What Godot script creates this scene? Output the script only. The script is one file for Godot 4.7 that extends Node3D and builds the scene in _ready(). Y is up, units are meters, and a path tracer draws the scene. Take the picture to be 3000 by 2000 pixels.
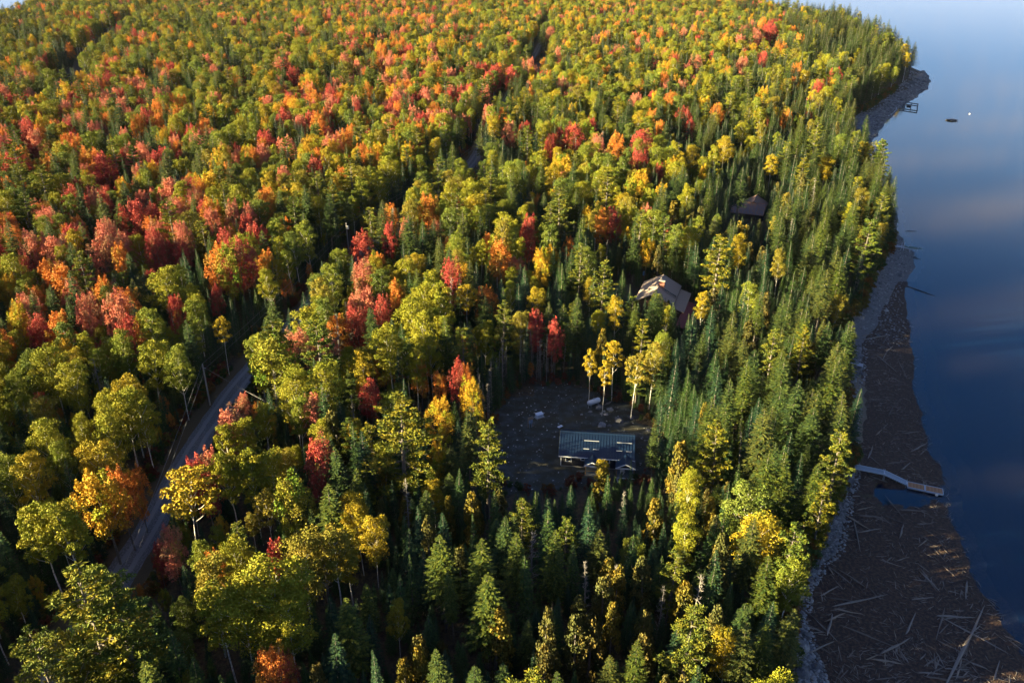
extends Node3D

const F := 2420.0
const PITCH := 26.5
const EYE := 80.0

var rng := RandomNumberGenerator.new()
var nz := FastNoiseLite.new()
var nz2 := FastNoiseLite.new()
var names := {}
var mats := {}
var wline := PackedFloat32Array()
var bline := PackedFloat32Array()
var mline := PackedFloat32Array()
var road_pts: Array[Vector2] = []
var gap_pts: Array[Vector2] = []

# ---------------------------------------------------------------- small helpers
func lin(r: float, g: float, b: float) -> Color:
	return Color(r, g, b).linear_to_srgb()

func pix(u: float, v: float, y: float) -> Vector3:
	var p := deg_to_rad(PITCH)
	var dx := (u - 1500.0) / F
	var dy := -(v - 1000.0) / F
	var d := Vector3(dx, dy * cos(p) - sin(p), -(cos(p) + dy * sin(p)))
	var t := (y - EYE) / d.y
	return Vector3(d.x * t, y, d.z * t)

func on_ground(u: float, v: float, above := 0.0) -> Vector3:
	var y := 2.5 + above
	var q := Vector3.ZERO
	for i in 6:
		q = pix(u, v, y)
		y = height(q.x, q.z) + above
	return Vector3(q.x, y - above, q.z)

func to_pix(p: Vector3) -> Vector3:
	var a := deg_to_rad(PITCH)
	var yy := p.y - EYE
	var zc := -p.z * cos(a) - yy * sin(a)
	var yc := yy * cos(a) - p.z * sin(a)
	if zc < 1.0:
		return Vector3(-9999, -9999, zc)
	return Vector3(1500.0 + F * p.x / zc, 1000.0 - F * yc / zc, zc)

func numbered(called: String) -> String:
	if not names.has(called):
		names[called] = 0
		return called
	names[called] += 1
	return "%s_%03d" % [called, names[called]]

func tag(o: Node, label: String, category := "", group := "", kind := "") -> void:
	if label: o.set_meta("label", label)
	if category: o.set_meta("category", category)
	if group: o.set_meta("group", group)
	if kind: o.set_meta("kind", kind)

func thing(called: String, label: String, category: String, at := Vector3.ZERO, turn := 0.0, group := "") -> Node3D:
	var o := Node3D.new()
	o.name = numbered(called)
	add_child(o)
	o.position = at
	o.rotation.y = turn
	tag(o, label, category, group)
	return o

func part(called: String, m: Mesh, mat: Material, parent: Node, at := Vector3.ZERO) -> MeshInstance3D:
	var o := MeshInstance3D.new()
	o.mesh = m
	if mat: o.material_override = mat
	o.name = numbered(called) if parent == self else called
	parent.add_child(o, true)
	o.position = at
	return o

func boxm(x: float, y: float, z: float) -> BoxMesh:
	var b := BoxMesh.new()
	b.size = Vector3(x, y, z)
	return b

# slab between four corners (in order round the edge), thickness downward along its normal
func slab(a: Vector3, b: Vector3, c: Vector3, d: Vector3, t: float) -> ArrayMesh:
	var n := (b - a).cross(d - a).normalized()
	if n.y < 0: n = -n
	var lo := [a - n * t, b - n * t, c - n * t, d - n * t]
	var hi := [a, b, c, d]
	var st := SurfaceTool.new()
	st.begin(Mesh.PRIMITIVE_TRIANGLES)
	var q := func(p, r, s, u):
		for k in [p, r, s, p, s, u]:
			st.set_uv(Vector2(k.x, k.z))
			st.add_vertex(k)
	q.call(hi[0], hi[1], hi[2], hi[3])
	q.call(lo[3], lo[2], lo[1], lo[0])
	for i in 4:
		var j := (i + 1) % 4
		q.call(hi[i], lo[i], lo[j], hi[j])
	return st.commit()

func beam(a: Vector3, b: Vector3, w: float, h: float) -> ArrayMesh:
	var d := (b - a).normalized()
	var side := d.cross(Vector3.UP)
	if side.length() < 0.01: side = Vector3.RIGHT
	side = side.normalized() * w * 0.5
	var up := side.cross(d).normalized() * h * 0.5
	return slab(a + side + up, b + side + up, b - side + up, a - side + up, h)

func tube(path: PackedVector3Array, radii: PackedFloat32Array, sides := 6) -> Array:
	var v := PackedVector3Array()
	var n := PackedVector3Array()
	var ix := PackedInt32Array()
	for i in path.size():
		var d := (path[mini(i + 1, path.size() - 1)] - path[maxi(i - 1, 0)]).normalized()
		var s := d.cross(Vector3.UP if absf(d.y) < 0.9 else Vector3.RIGHT).normalized()
		var u := s.cross(d).normalized()
		for k in sides:
			var a := TAU * k / sides
			var o := s * cos(a) + u * sin(a)
			v.append(path[i] + o * radii[i])
			n.append(o)
	for i in path.size() - 1:
		for k in sides:
			var p := i * sides + k
			var q := i * sides + (k + 1) % sides
			ix.append_array([p, q, q + sides, p, q + sides, p + sides])
	var e := v.size()
	v.append(path[0]); n.append((path[0] - path[1]).normalized())
	v.append(path[-1]); n.append((path[-1] - path[-2]).normalized())
	var l := (path.size() - 1) * sides
	for k in sides:
		ix.append_array([e, (k + 1) % sides, k])
		ix.append_array([e + 1, l + k, l + (k + 1) % sides])
	return [v, n, ix]

func join_tubes(list: Array) -> ArrayMesh:
	var v := PackedVector3Array()
	var n := PackedVector3Array()
	var ix := PackedInt32Array()
	for t in list:
		var o := v.size()
		v.append_array(t[0]); n.append_array(t[1])
		for k in t[2]: ix.append(k + o)
	var a := []
	a.resize(Mesh.ARRAY_MAX)
	a[Mesh.ARRAY_VERTEX] = v
	a[Mesh.ARRAY_NORMAL] = n
	a[Mesh.ARRAY_INDEX] = ix
	var m := ArrayMesh.new()
	m.add_surface_from_arrays(Mesh.PRIMITIVE_TRIANGLES, a)
	return m

func noise_tex(freq: float, ramp: Array, seed_ := 1, size := 512, octaves := 5) -> NoiseTexture2D:
	var t := NoiseTexture2D.new()
	t.width = size
	t.height = size
	t.seamless = true
	var n := FastNoiseLite.new()
	n.seed = seed_
	n.frequency = freq
	n.fractal_octaves = octaves
	t.noise = n
	var g := Gradient.new()
	var offs := PackedFloat32Array()
	var cols := PackedColorArray()
	for r in ramp:
		offs.append(r[0])
		cols.append(r[1])
	g.offsets = offs
	g.colors = cols
	t.color_ramp = g
	return t

func bump_tex(freq: float, seed_ := 1, size := 512, strength := 4.0) -> NoiseTexture2D:
	var t := NoiseTexture2D.new()
	t.width = size
	t.height = size
	t.seamless = true
	t.as_normal_map = true
	t.bump_strength = strength
	var n := FastNoiseLite.new()
	n.seed = seed_
	n.frequency = freq
	n.fractal_octaves = 4
	t.noise = n
	return t

func flat(r: float, g: float, b: float, rough := 0.85, metal := 0.0) -> StandardMaterial3D:
	var m := StandardMaterial3D.new()
	m.albedo_color = lin(r, g, b)
	m.roughness = rough
	m.metallic = metal
	return m

func textured(tex: Texture2D, metres: float, rough := 0.9, normal: Texture2D = null, nscale := 1.0, world := true) -> StandardMaterial3D:
	var m := StandardMaterial3D.new()
	m.albedo_texture = tex
	m.roughness = rough
	m.uv1_triplanar = true
	m.uv1_world_triplanar = world
	m.uv1_scale = Vector3.ONE / metres
	if normal:
		m.normal_enabled = true
		m.normal_texture = normal
		m.normal_scale = nscale
	return m

# ---------------------------------------------------------------- the lie of the land
func table(points: Array, y: float, extra: Array) -> PackedFloat32Array:
	var zs := []
	for p in points:
		var q := pix(p[0], p[1], y)
		zs.append(Vector2(-q.z, q.x))
	for e in extra:
		zs.append(Vector2(e[0], e[1]))
	zs.sort_custom(func(a, b): return a.x < b.x)
	var out := PackedFloat32Array()
	var k := 0
	for i in 3200:
		var z := float(i) - 200.0
		while k < zs.size() - 2 and zs[k + 1].x < z: k += 1
		var t: float = (z - zs[k].x) / maxf(zs[k + 1].x - zs[k].x, 0.01)
		t = clampf(t, -5.0, 1.0)
		out.append(lerpf(zs[k].y, zs[k + 1].y, t))
	return out

func look(t: PackedFloat32Array, z: float) -> float:
	var f := clampf(-z + 200.0, 0.0, 3198.0)
	var i := int(f)
	return lerpf(t[i], t[i + 1], f - i)

func xw(z: float) -> float:
	return look(wline, z) + nz.get_noise_2d(z * 6.0, 3.0) * 1.6 + nz.get_noise_2d(z * 25.0, 9.0) * 0.5

func xb(z: float) -> float:
	return look(bline, z) + nz.get_noise_2d(z * 8.0, 50.0) * 0.9

func xm(z: float) -> float:
	return look(mline, z) + nz.get_noise_2d(z * 14.0, 90.0) * 0.8

func height(x: float, z: float) -> float:
	var w := xw(z)
	var b := minf(xb(z), w - 1.0)
	var h := 0.0
	if x > w:
		var d := x - w
		h = -0.05 * d if d < 6.0 else -0.3 - (d - 6.0) * 0.12
		h = maxf(h, -5.0)
	elif x > b:
		var t := (w - x) / (w - b)
		h = 0.85 * pow(t, 1.4)
	else:
		var d := b - x
		h = 0.85 + 1.6 * (1.0 - exp(-d / 4.0)) + 0.008 * minf(d, 400.0) + nz.get_noise_2d(x * 1.2, z * 1.2) * 0.5 * clampf(d / 12.0, 0.0, 1.0)
		var cl := Vector2((x - 9.0) / 22.0, (z + 118.5) / 22.0).length()
		h = lerpf(2.6, h, smoothstep(0.75, 1.1, cl))
	# the hollow of water beside the long dock
	var e := minf(Vector2((x - 60.6) / 4.6, (z + 105.7) / 3.0).length(), Vector2((x - 65.0) / 4.2, (z + 106.6) / 1.9).length()) * (1.0 + 0.7 * nz.get_noise_2d(x * 26.0, z * 26.0) + 0.3 * nz.get_noise_2d(x * 80.0, z * 80.0))
	if e < 1.6 and x > b:
		h = minf(h, lerpf(-0.75, h + 0.02, smoothstep(0.35, 1.15, e)))
	if z < -740.0:
		var xl := -468.0 + 0.316 * (z + 803.0)
		h = minf(h, (x - xl) * 0.1)
	return h

func seg_dist(p: Vector2, pts: Array[Vector2]) -> float:
	var best := 1e9
	for i in pts.size() - 1:
		var a := pts[i]
		var ab := pts[i + 1] - a
		var t := clampf((p - a).dot(ab) / ab.length_squared(), 0.0, 1.0)
		best = minf(best, (p - a - ab * t).length_squared())
	return sqrt(best)

# strip draped on the land: left(t), right(t) as Vector2 rows
func strip(rows: Array, across: int, lift: float) -> ArrayMesh:
	var st := SurfaceTool.new()
	st.begin(Mesh.PRIMITIVE_TRIANGLES)
	for r in rows:
		for k in across + 1:
			var p: Vector2 = r[0].lerp(r[1], float(k) / across)
			st.add_vertex(Vector3(p.x, height(p.x, p.y) + lift, p.y))
	var w := across + 1
	for i in rows.size() - 1:
		for k in across:
			var a := i * w + k
			for j in [a, a + w + 1, a + 1, a, a + w, a + w + 1]: st.add_index(j)
	st.generate_normals()
	return st.commit()

# ---------------------------------------------------------------- tree shapes
class Leaves:
	var v := PackedVector3Array()
	var c := PackedColorArray()
	var ix := PackedInt32Array()
	func quad(p: Vector3, a: Vector3, b: Vector3, col: Color) -> void:
		var o := v.size()
		v.append(p + a); v.append(p + b); v.append(p - a); v.append(p - b)
		c.append(col); c.append(col); c.append(col); c.append(col)
		ix.append(o); ix.append(o + 1); ix.append(o + 2)
		ix.append(o); ix.append(o + 2); ix.append(o + 3)
	func arrays() -> Array:
		var a := []
		a.resize(Mesh.ARRAY_MAX)
		a[Mesh.ARRAY_VERTEX] = v
		a[Mesh.ARRAY_COLOR] = c
		a[Mesh.ARRAY_INDEX] = ix
		return a

func rdir() -> Vector3:
	var z := rng.randf_range(-1, 1)
	var a := rng.randf_range(0, TAU)
	var r := sqrt(1.0 - z * z)
	return Vector3(r * cos(a), z, r * sin(a))

func blob(l: Leaves, at: Vector3, rad: Vector3, n: int, size: float, col: Color, vary: float) -> void:
	for i in n:
		var d := rdir()
		if d.y < -0.35: d.y = -d.y * 0.6
		var r := pow(rng.randf(), 0.3)
		var p := at + Vector3(d.x * rad.x, d.y * rad.y, d.z * rad.z) * r
		var nn := (rdir() + d * 0.7).normalized()
		var a := nn.cross(rdir()).normalized()
		var b := nn.cross(a)
		var s := size * rng.randf_range(0.65, 1.3)
		var k := 1.0 + rng.randf_range(-vary, vary)
		l.quad(p, a * s, b * s * 0.62, Color(col.r * k, col.g * k * (1.0 + rng.randf_range(-0.12, 0.12)), col.b * k))

# [trunk ArrayMesh, crown arrays, top height, crown radius]
func broadleaf(seed_: int, h: float, r: float, crown_from: float, upright: float, nblobs: int, per: int, leaf: float, hues: Array, trunk_r: float) -> Array:
	rng.seed = seed_
	var tubes := []
	var l := Leaves.new()
	var lean := Vector3(rng.randf_range(-1, 1), 0, rng.randf_range(-1, 1)) * h * 0.035
	var path := PackedVector3Array()
	var rad := PackedFloat32Array()
	for i in 6:
		var t := i / 5.0
		path.append(Vector3(0, -0.3, 0).lerp(Vector3(0, h * 0.86, 0), t) + lean * t * t + Vector3(rng.randf_range(-1, 1), 0, rng.randf_range(-1, 1)) * 0.12 * t)
		rad.append(lerpf(trunk_r, trunk_r * 0.22, t))
	tubes.append(tube(path, rad, 6))
	var y0 := h * crown_from
	for i in nblobs:
		var t := (i + rng.randf()) / nblobs
		var y := lerpf(y0, h, pow(t, 0.85))
		var env := sqrt(maxf(0.0, 1.0 - pow((t - 0.42) / (0.62 if t > 0.42 else 0.55), 2.0)))
		var a := i * 2.4 + rng.randf_range(-0.5, 0.5)
		var q := r * env * rng.randf_range(0.45, 0.95) * (0.35 if i % 4 == 0 else 1.0)
		var at := Vector3(cos(a) * q, y, sin(a) * q) + lean * t
		var br := r * rng.randf_range(0.24, 0.42)
		var col: Color = hues[rng.randi() % hues.size()]
		blob(l, at, Vector3(br, br * upright, br), per, leaf, col, 0.22)
		if upright > 1.2:
			var tip := at + Vector3(cos(a) * 0.2, br * upright * 0.9, sin(a) * 0.2)
			blob(l, tip, Vector3(br * 0.4, br * upright * 0.6, br * 0.4), int(per * 0.3), leaf * 0.9, col, 0.2)
		if i % 2 == 0:
			var jy := maxf(y0 * 0.75, y - q * 0.9 - 0.8)
			var k := clampf(jy / h, 0, 0.86)
			var from := Vector3(0, jy, 0) + lean * k * k
			tubes.append(tube(PackedVector3Array([from, from.lerp(at, 0.55) + Vector3(0, -0.15, 0), at]), PackedFloat32Array([trunk_r * 0.34, trunk_r * 0.22, 0.02]), 4))
	return [join_tubes(tubes), l.arrays()]

func conifer(seed_: int, h: float, r: float, crown_from: float, droop: float, gap: float, ragged: float, col: Color, tipcol: Color, spray: float, trunk_r: float, dead_below := 0, power := 0.95) -> Array:
	rng.seed = seed_
	var l := Leaves.new()
	var tubes := []
	tubes.append(tube(PackedVector3Array([Vector3(0, -0.3, 0), Vector3(0.03, h * 0.5, 0.02), Vector3(0, h, 0)]), PackedFloat32Array([trunk_r, trunk_r * 0.6, 0.015]), 6))
	var y := h - 0.15
	var a0 := 0.0
	while y > h * crown_from:
		var t := (h - y) / (h * (1.0 - crown_from))
		var prof := r * (pow(t, power) * (1.0 - 0.30 * smoothstep(0.8, 1.0, t)) + 0.02)
		var n := int(clampf(4 + prof * 2.8, 4, 10))
		a0 += 1.1
		for k in n:
			if rng.randf() < ragged * 0.35: continue
			var a := a0 + TAU * k / n + rng.randf_range(-0.25, 0.25)
			var out := Vector3(cos(a), 0, sin(a))
			var len_ := prof * rng.randf_range(1.0 - ragged, 1.08)
			var rise := lerpf(0.28, -droop, smoothstep(0.0, 0.3, t)) + rng.randf_range(-0.1, 0.1)
			var base := Vector3(0, y + rng.randf_range(-0.1, 0.1), 0)
			var side := Vector3(-out.z, 0, out.x)
			var m := int(2 + len_ * 3.6)
			for j in m:
				var s := (j + 0.6) / m
				var at := base + out * len_ * s + Vector3(0, rise * len_ * s + 0.10 * len_ * s * s, 0)
				var wide := (1.0 - s * 0.55) * spray * lerpf(0.45, 1.0, smoothstep(0.0, 0.3, t))
				for sg in [-1.0, 1.0]:
					var dirn: Vector3 = (out * 0.75 + side * sg * rng.randf_range(0.4, 0.95) + Vector3(0, rng.randf_range(-0.38, 0.12), 0)).normalized()
					var wv: Vector3 = (dirn.cross(Vector3.UP) + rdir() * 0.5).normalized()
					var kk := 1.0 + rng.randf_range(-0.25, 0.25)
					var cc := col.lerp(tipcol, clampf(rng.randf() * 1.3 - 0.3, 0, 1))
					l.quad(at + dirn * wide * 0.75 + rdir() * 0.05, dirn * wide, wv * wide * 0.34, Color(cc.r * kk, cc.g * kk, cc.b * kk))
			var e := base + out * len_ + Vector3(0, (rise + 0.1) * len_, 0)
			l.quad(e, (out + Vector3(0, 0.15, 0)) * spray * 0.7 * lerpf(0.4, 1.0, smoothstep(0.0, 0.3, t)), side * spray * 0.3, tipcol)
			if len_ > 1.1 and k % 2 == 0:
				tubes.append(tube(PackedVector3Array([base, base + out * len_ * 0.8 + Vector3(0, rise * len_ * 0.8, 0)]), PackedFloat32Array([0.035, 0.01]), 3))
		y -= gap * (0.6 + 0.6 * t)
	# leader
	for k in 5:
		l.quad(Vector3(0, h - 0.12 * k, 0), Vector3(rng.randf_range(-0.1, 0.1), 0.22, rng.randf_range(-0.1, 0.1)), Vector3(cos(k * 1.3), 0, sin(k * 1.3)) * 0.05, tipcol)
	for k in dead_below:
		var yy := h * crown_from * rng.randf_range(0.25, 1.1)
		var a := rng.randf_range(0, TAU)
		var o := Vector3(cos(a), rng.randf_range(-0.4, 0.0), sin(a))
		tubes.append(tube(PackedVector3Array([Vector3(0, yy, 0), Vector3(0, yy, 0) + o * rng.randf_range(0.6, 1.5)]), PackedFloat32Array([0.03, 0.008]), 3))
	return [join_tubes(tubes), l.arrays()]

func pine(seed_: int, h: float, r: float, crown_from: float, cols: Array, trunk_r: float) -> Array:
	rng.seed = seed_
	var l := Leaves.new()
	var tubes := []
	var lean := Vector3(rng.randf_range(-1, 1), 0, rng.randf_range(-1, 1)) * 0.4
	tubes.append(tube(PackedVector3Array([Vector3(0, -0.3, 0), Vector3(0, h * 0.5, 0) + lean * 0.5, Vector3(0, h * 0.97, 0) + lean]), PackedFloat32Array([trunk_r, trunk_r * 0.65, 0.03]), 7))
	var y := h * crown_from
	var i := 0
	while y < h:
		var t := (y - h * crown_from) / (h * (1.0 - crown_from))
		var prof := r * pow(1.0 - t, 0.6) * lerpf(0.75, 1.0, smoothstep(0.0, 0.2, t)) + 0.35
		var n := 4 if t < 0.85 else 3
		for k in n:
			i += 1
			var a := i * 2.0 + rng.randf_range(-0.5, 0.5)
			var len_ := prof * rng.randf_range(0.5, 1.08)
			var out := Vector3(cos(a), 0, sin(a))
			var base := Vector3(0, y + rng.randf_range(-0.3, 0.3), 0) + lean * y / h
			var rise := lerpf(0.02, 0.7, pow(t, 1.5)) + rng.randf_range(-0.08, 0.12)
			var tip := base + out * len_ + Vector3(0, rise * len_, 0)
			tubes.append(tube(PackedVector3Array([base, base.lerp(tip, 0.5) + Vector3(0, -0.06 * len_, 0), tip]), PackedFloat32Array([0.05 + 0.012 * len_, 0.035, 0.012]), 4))
			var m := int(2 + len_ * 2.7)
			for j in m:
				var s := 0.28 + 0.76 * (j + rng.randf() * 0.5) / m
				var side := Vector3(-out.z, 0, out.x) * rng.randf_range(-0.5, 0.5) * len_ * 0.42 * (1.2 - absf(s - 0.6))
				var c := base.lerp(tip, s) + side + Vector3(0, 0.12, 0)
				var col: Color = cols[rng.randi() % cols.size()]
				var tr := rng.randf_range(0.36, 0.62)
				for q in 20:
					var d := (rdir() + Vector3(0, 0.35, 0) + out * 0.35).normalized()
					var wv := d.cross(rdir()).normalized()
					var kk := 1.0 + rng.randf_range(-0.22, 0.22)
					l.quad(c + Vector3(d.x, d.y * 0.36, d.z) * tr * rng.randf_range(0.35, 1.0), Vector3(d.x, d.y * 0.8, d.z) * 0.2, wv * 0.075, Color(col.r * kk, col.g * kk, col.b * kk))
		y += h * 0.052 * rng.randf_range(0.6, 1.4)
	for k in 5:
		var yy := h * crown_from * rng.randf_range(0.5, 1.0)
		var a := rng.randf_range(0, TAU)
		tubes.append(tube(PackedVector3Array([Vector3(0, yy, 0), Vector3(cos(a) * 1.3, yy + 0.1, sin(a) * 1.3)]), PackedFloat32Array([0.045, 0.01]), 3))
	return [join_tubes(tubes), l.arrays()]

func cedar(seed_: int, h: float, r: float, cols: Array) -> Array:
	rng.seed = seed_
	var l := Leaves.new()
	var tr := join_tubes([tube(PackedVector3Array([Vector3(0, -0.3, 0), Vector3(0.05, h * 0.5, 0), Vector3(0, h * 0.96, 0)]), PackedFloat32Array([0.16, 0.1, 0.02]), 6)])
	for i in 70:
		var t := pow(rng.randf(), 0.9)
		var y := h * lerpf(0.12, 0.97, t)
		var env := r * pow(1.0 - t, 0.55) * (0.6 + 0.4 * smoothstep(0.0, 0.2, t)) + 0.1
		var a := rng.randf_range(0, TAU)
		var q := env * rng.randf_range(0.55, 0.95)
		var at := Vector3(cos(a) * q, y, sin(a) * q)
		var col: Color = cols[rng.randi() % cols.size()]
		for j in 34:
			var d := rdir()
			var p := at + Vector3(d.x * 0.5, d.y * 0.75, d.z * 0.5) * (0.4 + 0.3 * r) * rng.randf_range(0.4, 1.0)
			var up := Vector3(rng.randf_range(-0.3, 0.3), rng.randf_range(0.7, 1.0), rng.randf_range(-0.3, 0.3))
			var kk := 1.0 + rng.randf_range(-0.25, 0.25)
			l.quad(p, up * 0.19, up.cross(rdir()).normalized() * 0.1, Color(col.r * kk, col.g * kk, col.b * kk))
	return [tr, l.arrays()]

func snag(seed_: int, h: float) -> Array:
	rng.seed = seed_
	var tubes := [tube(PackedVector3Array([Vector3(0, -0.3, 0), Vector3(0.1, h * 0.5, 0.05), Vector3(0.05, h, 0.1)]), PackedFloat32Array([0.15, 0.1, 0.02]), 6)]
	var more := []
	for k in 46:
		var y := h * rng.randf_range(0.22, 0.97)
		var a := rng.randf_range(0, TAU)
		var ln := (1.0 - y / h) * 1.3 + 0.35
		var o := Vector3(cos(a), rng.randf_range(-0.2, 0.5), sin(a)) * ln * rng.randf_range(0.5, 1.0)
		more.append(tube(PackedVector3Array([Vector3(0.06, y, 0.03), Vector3(0, y, 0) + o * 0.6, Vector3(0, y + 0.1, 0) + o]), PackedFloat32Array([0.035, 0.022, 0.008]), 3))
		for j in 3:
			var s := Vector3(0, y, 0) + o * rng.randf_range(0.4, 0.9)
			more.append(tube(PackedVector3Array([s, s + rdir() * 0.35]), PackedFloat32Array([0.014, 0.006]), 3))
	return [join_tubes(tubes), join_tubes(more)]

const FORMS := {"fir_tree": ["conical ", "narrow ", "full ", "stout ", "ragged slim "], "spruce_tree": ["open ", "shaggy ", "bare legged ", "low branched ", "thin topped "], "pine_tree": ["broad ", "upright ", "spreading ", "narrow "], "cedar_tree": ["dense ", "stubby ", "pointed "],
	"birch_tree": ["round topped ", "compact ", "high crowned ", "slim ", "wide ", "bare stemmed "], "maple_tree": ["upswept ", "bushy ", "broad ", "low spreading ", "narrow "], "dead_tree": ["twiggy ", "short branched ", "straight "], "shrub": ["rounded ", "loose ", "leggy "]}
# kinds: variants, tints
var kinds := {}
var tint_mats := {}

func crown_material(tint: Color, glow: Color) -> StandardMaterial3D:
	var m := StandardMaterial3D.new()
	m.vertex_color_use_as_albedo = true
	m.albedo_color = lin(tint.r, tint.g, tint.b)
	m.roughness = 0.75
	m.metallic_specular = 0.25
	m.backlight_enabled = true
	m.backlight = glow
	return m

func make_kind(called: String, variants: Array, tints: Array, tint_names: Array, trunk_mat: Material, glow: Color, rad: float, heights: Vector2) -> void:
	var k := {"called": called, "variants": [], "tints": tints, "tint_names": tint_names, "forms": FORMS[called], "trunk": trunk_mat, "rad": rad, "h": heights, "mats": []}
	for t in tints: k.mats.append(crown_material(t, glow))
	var whole := crown_material(Color(1, 1, 1), glow)
	for v in variants:
		var crown: ArrayMesh
		if v[1] is ArrayMesh:
			crown = v[1]
		else:
			crown = ArrayMesh.new()
			crown.add_surface_from_arrays(Mesh.PRIMITIVE_TRIANGLES, v[1])
		var both := ArrayMesh.new()
		var ta: Array = (v[0] as ArrayMesh).surface_get_arrays(0)
		both.add_surface_from_arrays(Mesh.PRIMITIVE_TRIANGLES, ta)
		both.surface_set_material(0, trunk_mat)
		both.add_surface_from_arrays(Mesh.PRIMITIVE_TRIANGLES, crown.surface_get_arrays(0))
		both.surface_set_material(1, whole)
		k.variants.append({"trunk": v[0], "crown": crown, "both": both, "h": v[2]})
	kinds[called] = k

# ---------------------------------------------------------------- forest
var trees := []          # [kind, variant, tint, pos, scale, turn, radius]
var cells := {}
const CELL := 6.0

func crowded(p: Vector2, r: float, tight: float) -> bool:
	var cx := floori(p.x / CELL)
	var cz := floori(p.y / CELL)
	for i in range(cx - 1, cx + 2):
		for j in range(cz - 1, cz + 2):
			var key := Vector2i(i, j)
			if cells.has(key):
				for q in cells[key]:
					if (Vector2(q.x, q.y) - p).length() < (q.z + r) * tight: return true
	return false

func put_tree(kind: String, tint: int, x: float, z: float, h: float, r: float, stretch := 1.0, form := -1) -> void:
	var k: Dictionary = kinds[kind]
	var vi := form if form >= 0 else rng.randi() % mini(5, (k.variants as Array).size())
	var v: Dictionary = k.variants[vi]
	var s: float = h / v.h
	trees.append([kind, vi, tint, Vector3(x, height(x, z) - 0.02, z), Vector3(s * stretch, s, s * stretch), rng.randf_range(0, TAU), r])
	var key := Vector2i(floori(x / CELL), floori(z / CELL))
	if not cells.has(key): cells[key] = []
	cells[key].append(Vector3(x, z, r))

# a tree whose top stands at a pixel
func hero(kind: String, tint: int, u: float, v: float, h: float, stretch := 1.0, form := -1) -> void:
	var q := on_ground(u, v, h)
	var top := to_pix(q + Vector3(0, h, 0))
	var hw: float = kinds[kind].rad * stretch * 0.75 * F / top.z
	shown.append([Rect2(u - hw, v + 8.0, hw * 2.0, h * 0.5 * F / top.z), q.z])
	put_tree(kind, tint, q.x, q.z, h, kinds[kind].rad * h / ((kinds[kind].h.x + kinds[kind].h.y) * 0.5) * stretch, stretch, form)

# mixes over the picture: fir, spruce, pine, cedar, birch, maple
const ZONES := [
	"GBBYYMMYYYYGSSS",
	"MMMYMMMGYYGGSSS",
	"MMMMMBBGBGFFSSS",
	"MMMMGBBBGGFSSSS",
	"MMBFBBBGGGFFSSS",
	"BBBFBBGBGGFSSSS",
	"BBBBBBGBGFCSSSS",
	"BMBBGGFFFCCSSSS",
	"PBBBFFFFCCCSSSS",
	"PBBFFFFCCCCSSSS"]
const MIX := {
	"G": [0.52, 0.19, 0.04, 0.03, 0.15, 0.07],
	"B": [0.43, 0.09, 0.03, 0.02, 0.35, 0.08],
	"Y": [0.33, 0.13, 0.02, 0.00, 0.36, 0.16],
	"M": [0.29, 0.12, 0.03, 0.00, 0.18, 0.38],
	"F": [0.76, 0.12, 0.02, 0.07, 0.03, 0.00],
	"C": [0.49, 0.20, 0.02, 0.25, 0.04, 0.00],
	"S": [0.32, 0.60, 0.02, 0.03, 0.03, 0.00],
	"P": [0.34, 0.04, 0.10, 0.00, 0.42, 0.10]}
const MAPLE_TINT := {
	"G": [0.18, 0.10, 0.25, 0.25, 0.22], "B": [0.15, 0.13, 0.25, 0.22, 0.25], "Y": [0.08, 0.18, 0.22, 0.24, 0.28],
	"M": [0.20, 0.27, 0.26, 0.15, 0.12], "F": [0.2, 0.1, 0.4, 0.2, 0.1], "C": [0.2, 0.1, 0.4, 0.2, 0.1], "S": [0.2, 0.1, 0.4, 0.2, 0.1], "P": [0.1, 0.1, 0.3, 0.3, 0.2]}

func pick(w: Array, f: float) -> int:
	var t := 0.0
	for x in w: t += x
	f *= t
	for i in w.size():
		f -= w[i]
		if f <= 0.0: return i
	return w.size() - 1

func zone(u: float, v: float) -> String:
	var c := clampi(int(floor((u + nz.get_noise_2d(u * 0.3, v * 0.3) * 140.0) / 200.0)), 0, 14)
	var r := clampi(int(floor((v + nz.get_noise_2d(v * 0.3 + 77.0, u * 0.3) * 120.0) / 200.0)), 0, 9)
	return (ZONES[r] as String)[c]

const OPEN_VIEWS := [
	[1400,1340,1440,1240,1490,1175,1560,1140,1660,1130,1760,1160,1840,1200,1930,1270,1940,1330,1900,1385,1840,1370,1800,1385,1760,1395,1740,1410,1620,1425,1500,1435,1430,1400],
	[300,1690,345,1640,430,1480,520,1330,580,1230,690,1110,745,1085,775,1110,700,1185,640,1240,590,1300,560,1370,470,1490,480,1540,430,1640,400,1720],
	[1350,485,1385,430,1415,420,1428,450,1400,500], [1545,195,1580,110,1612,112,1595,170,1580,200,1555,205],
	[1862,880,1886,822,1946,800,2012,858,2005,880,2035,886,2000,950,1985,890,1960,870,1930,850,1900,870],
	[2140,580,2180,574,2210,562,2254,590,2252,640,2200,622,2145,622], [2500,1358,2600,1376,2772,1428,2772,1452,2650,1428,2580,1398,2515,1384], [2465,1048,2540,1062,2540,1078,2465,1064],
	[588,1055,612,1055,632,1195,605,1195], [1006,650,1030,650,1034,735,1012,735]]
var views := []
var shown := []   # where trees that stand out in the photograph are seen

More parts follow.
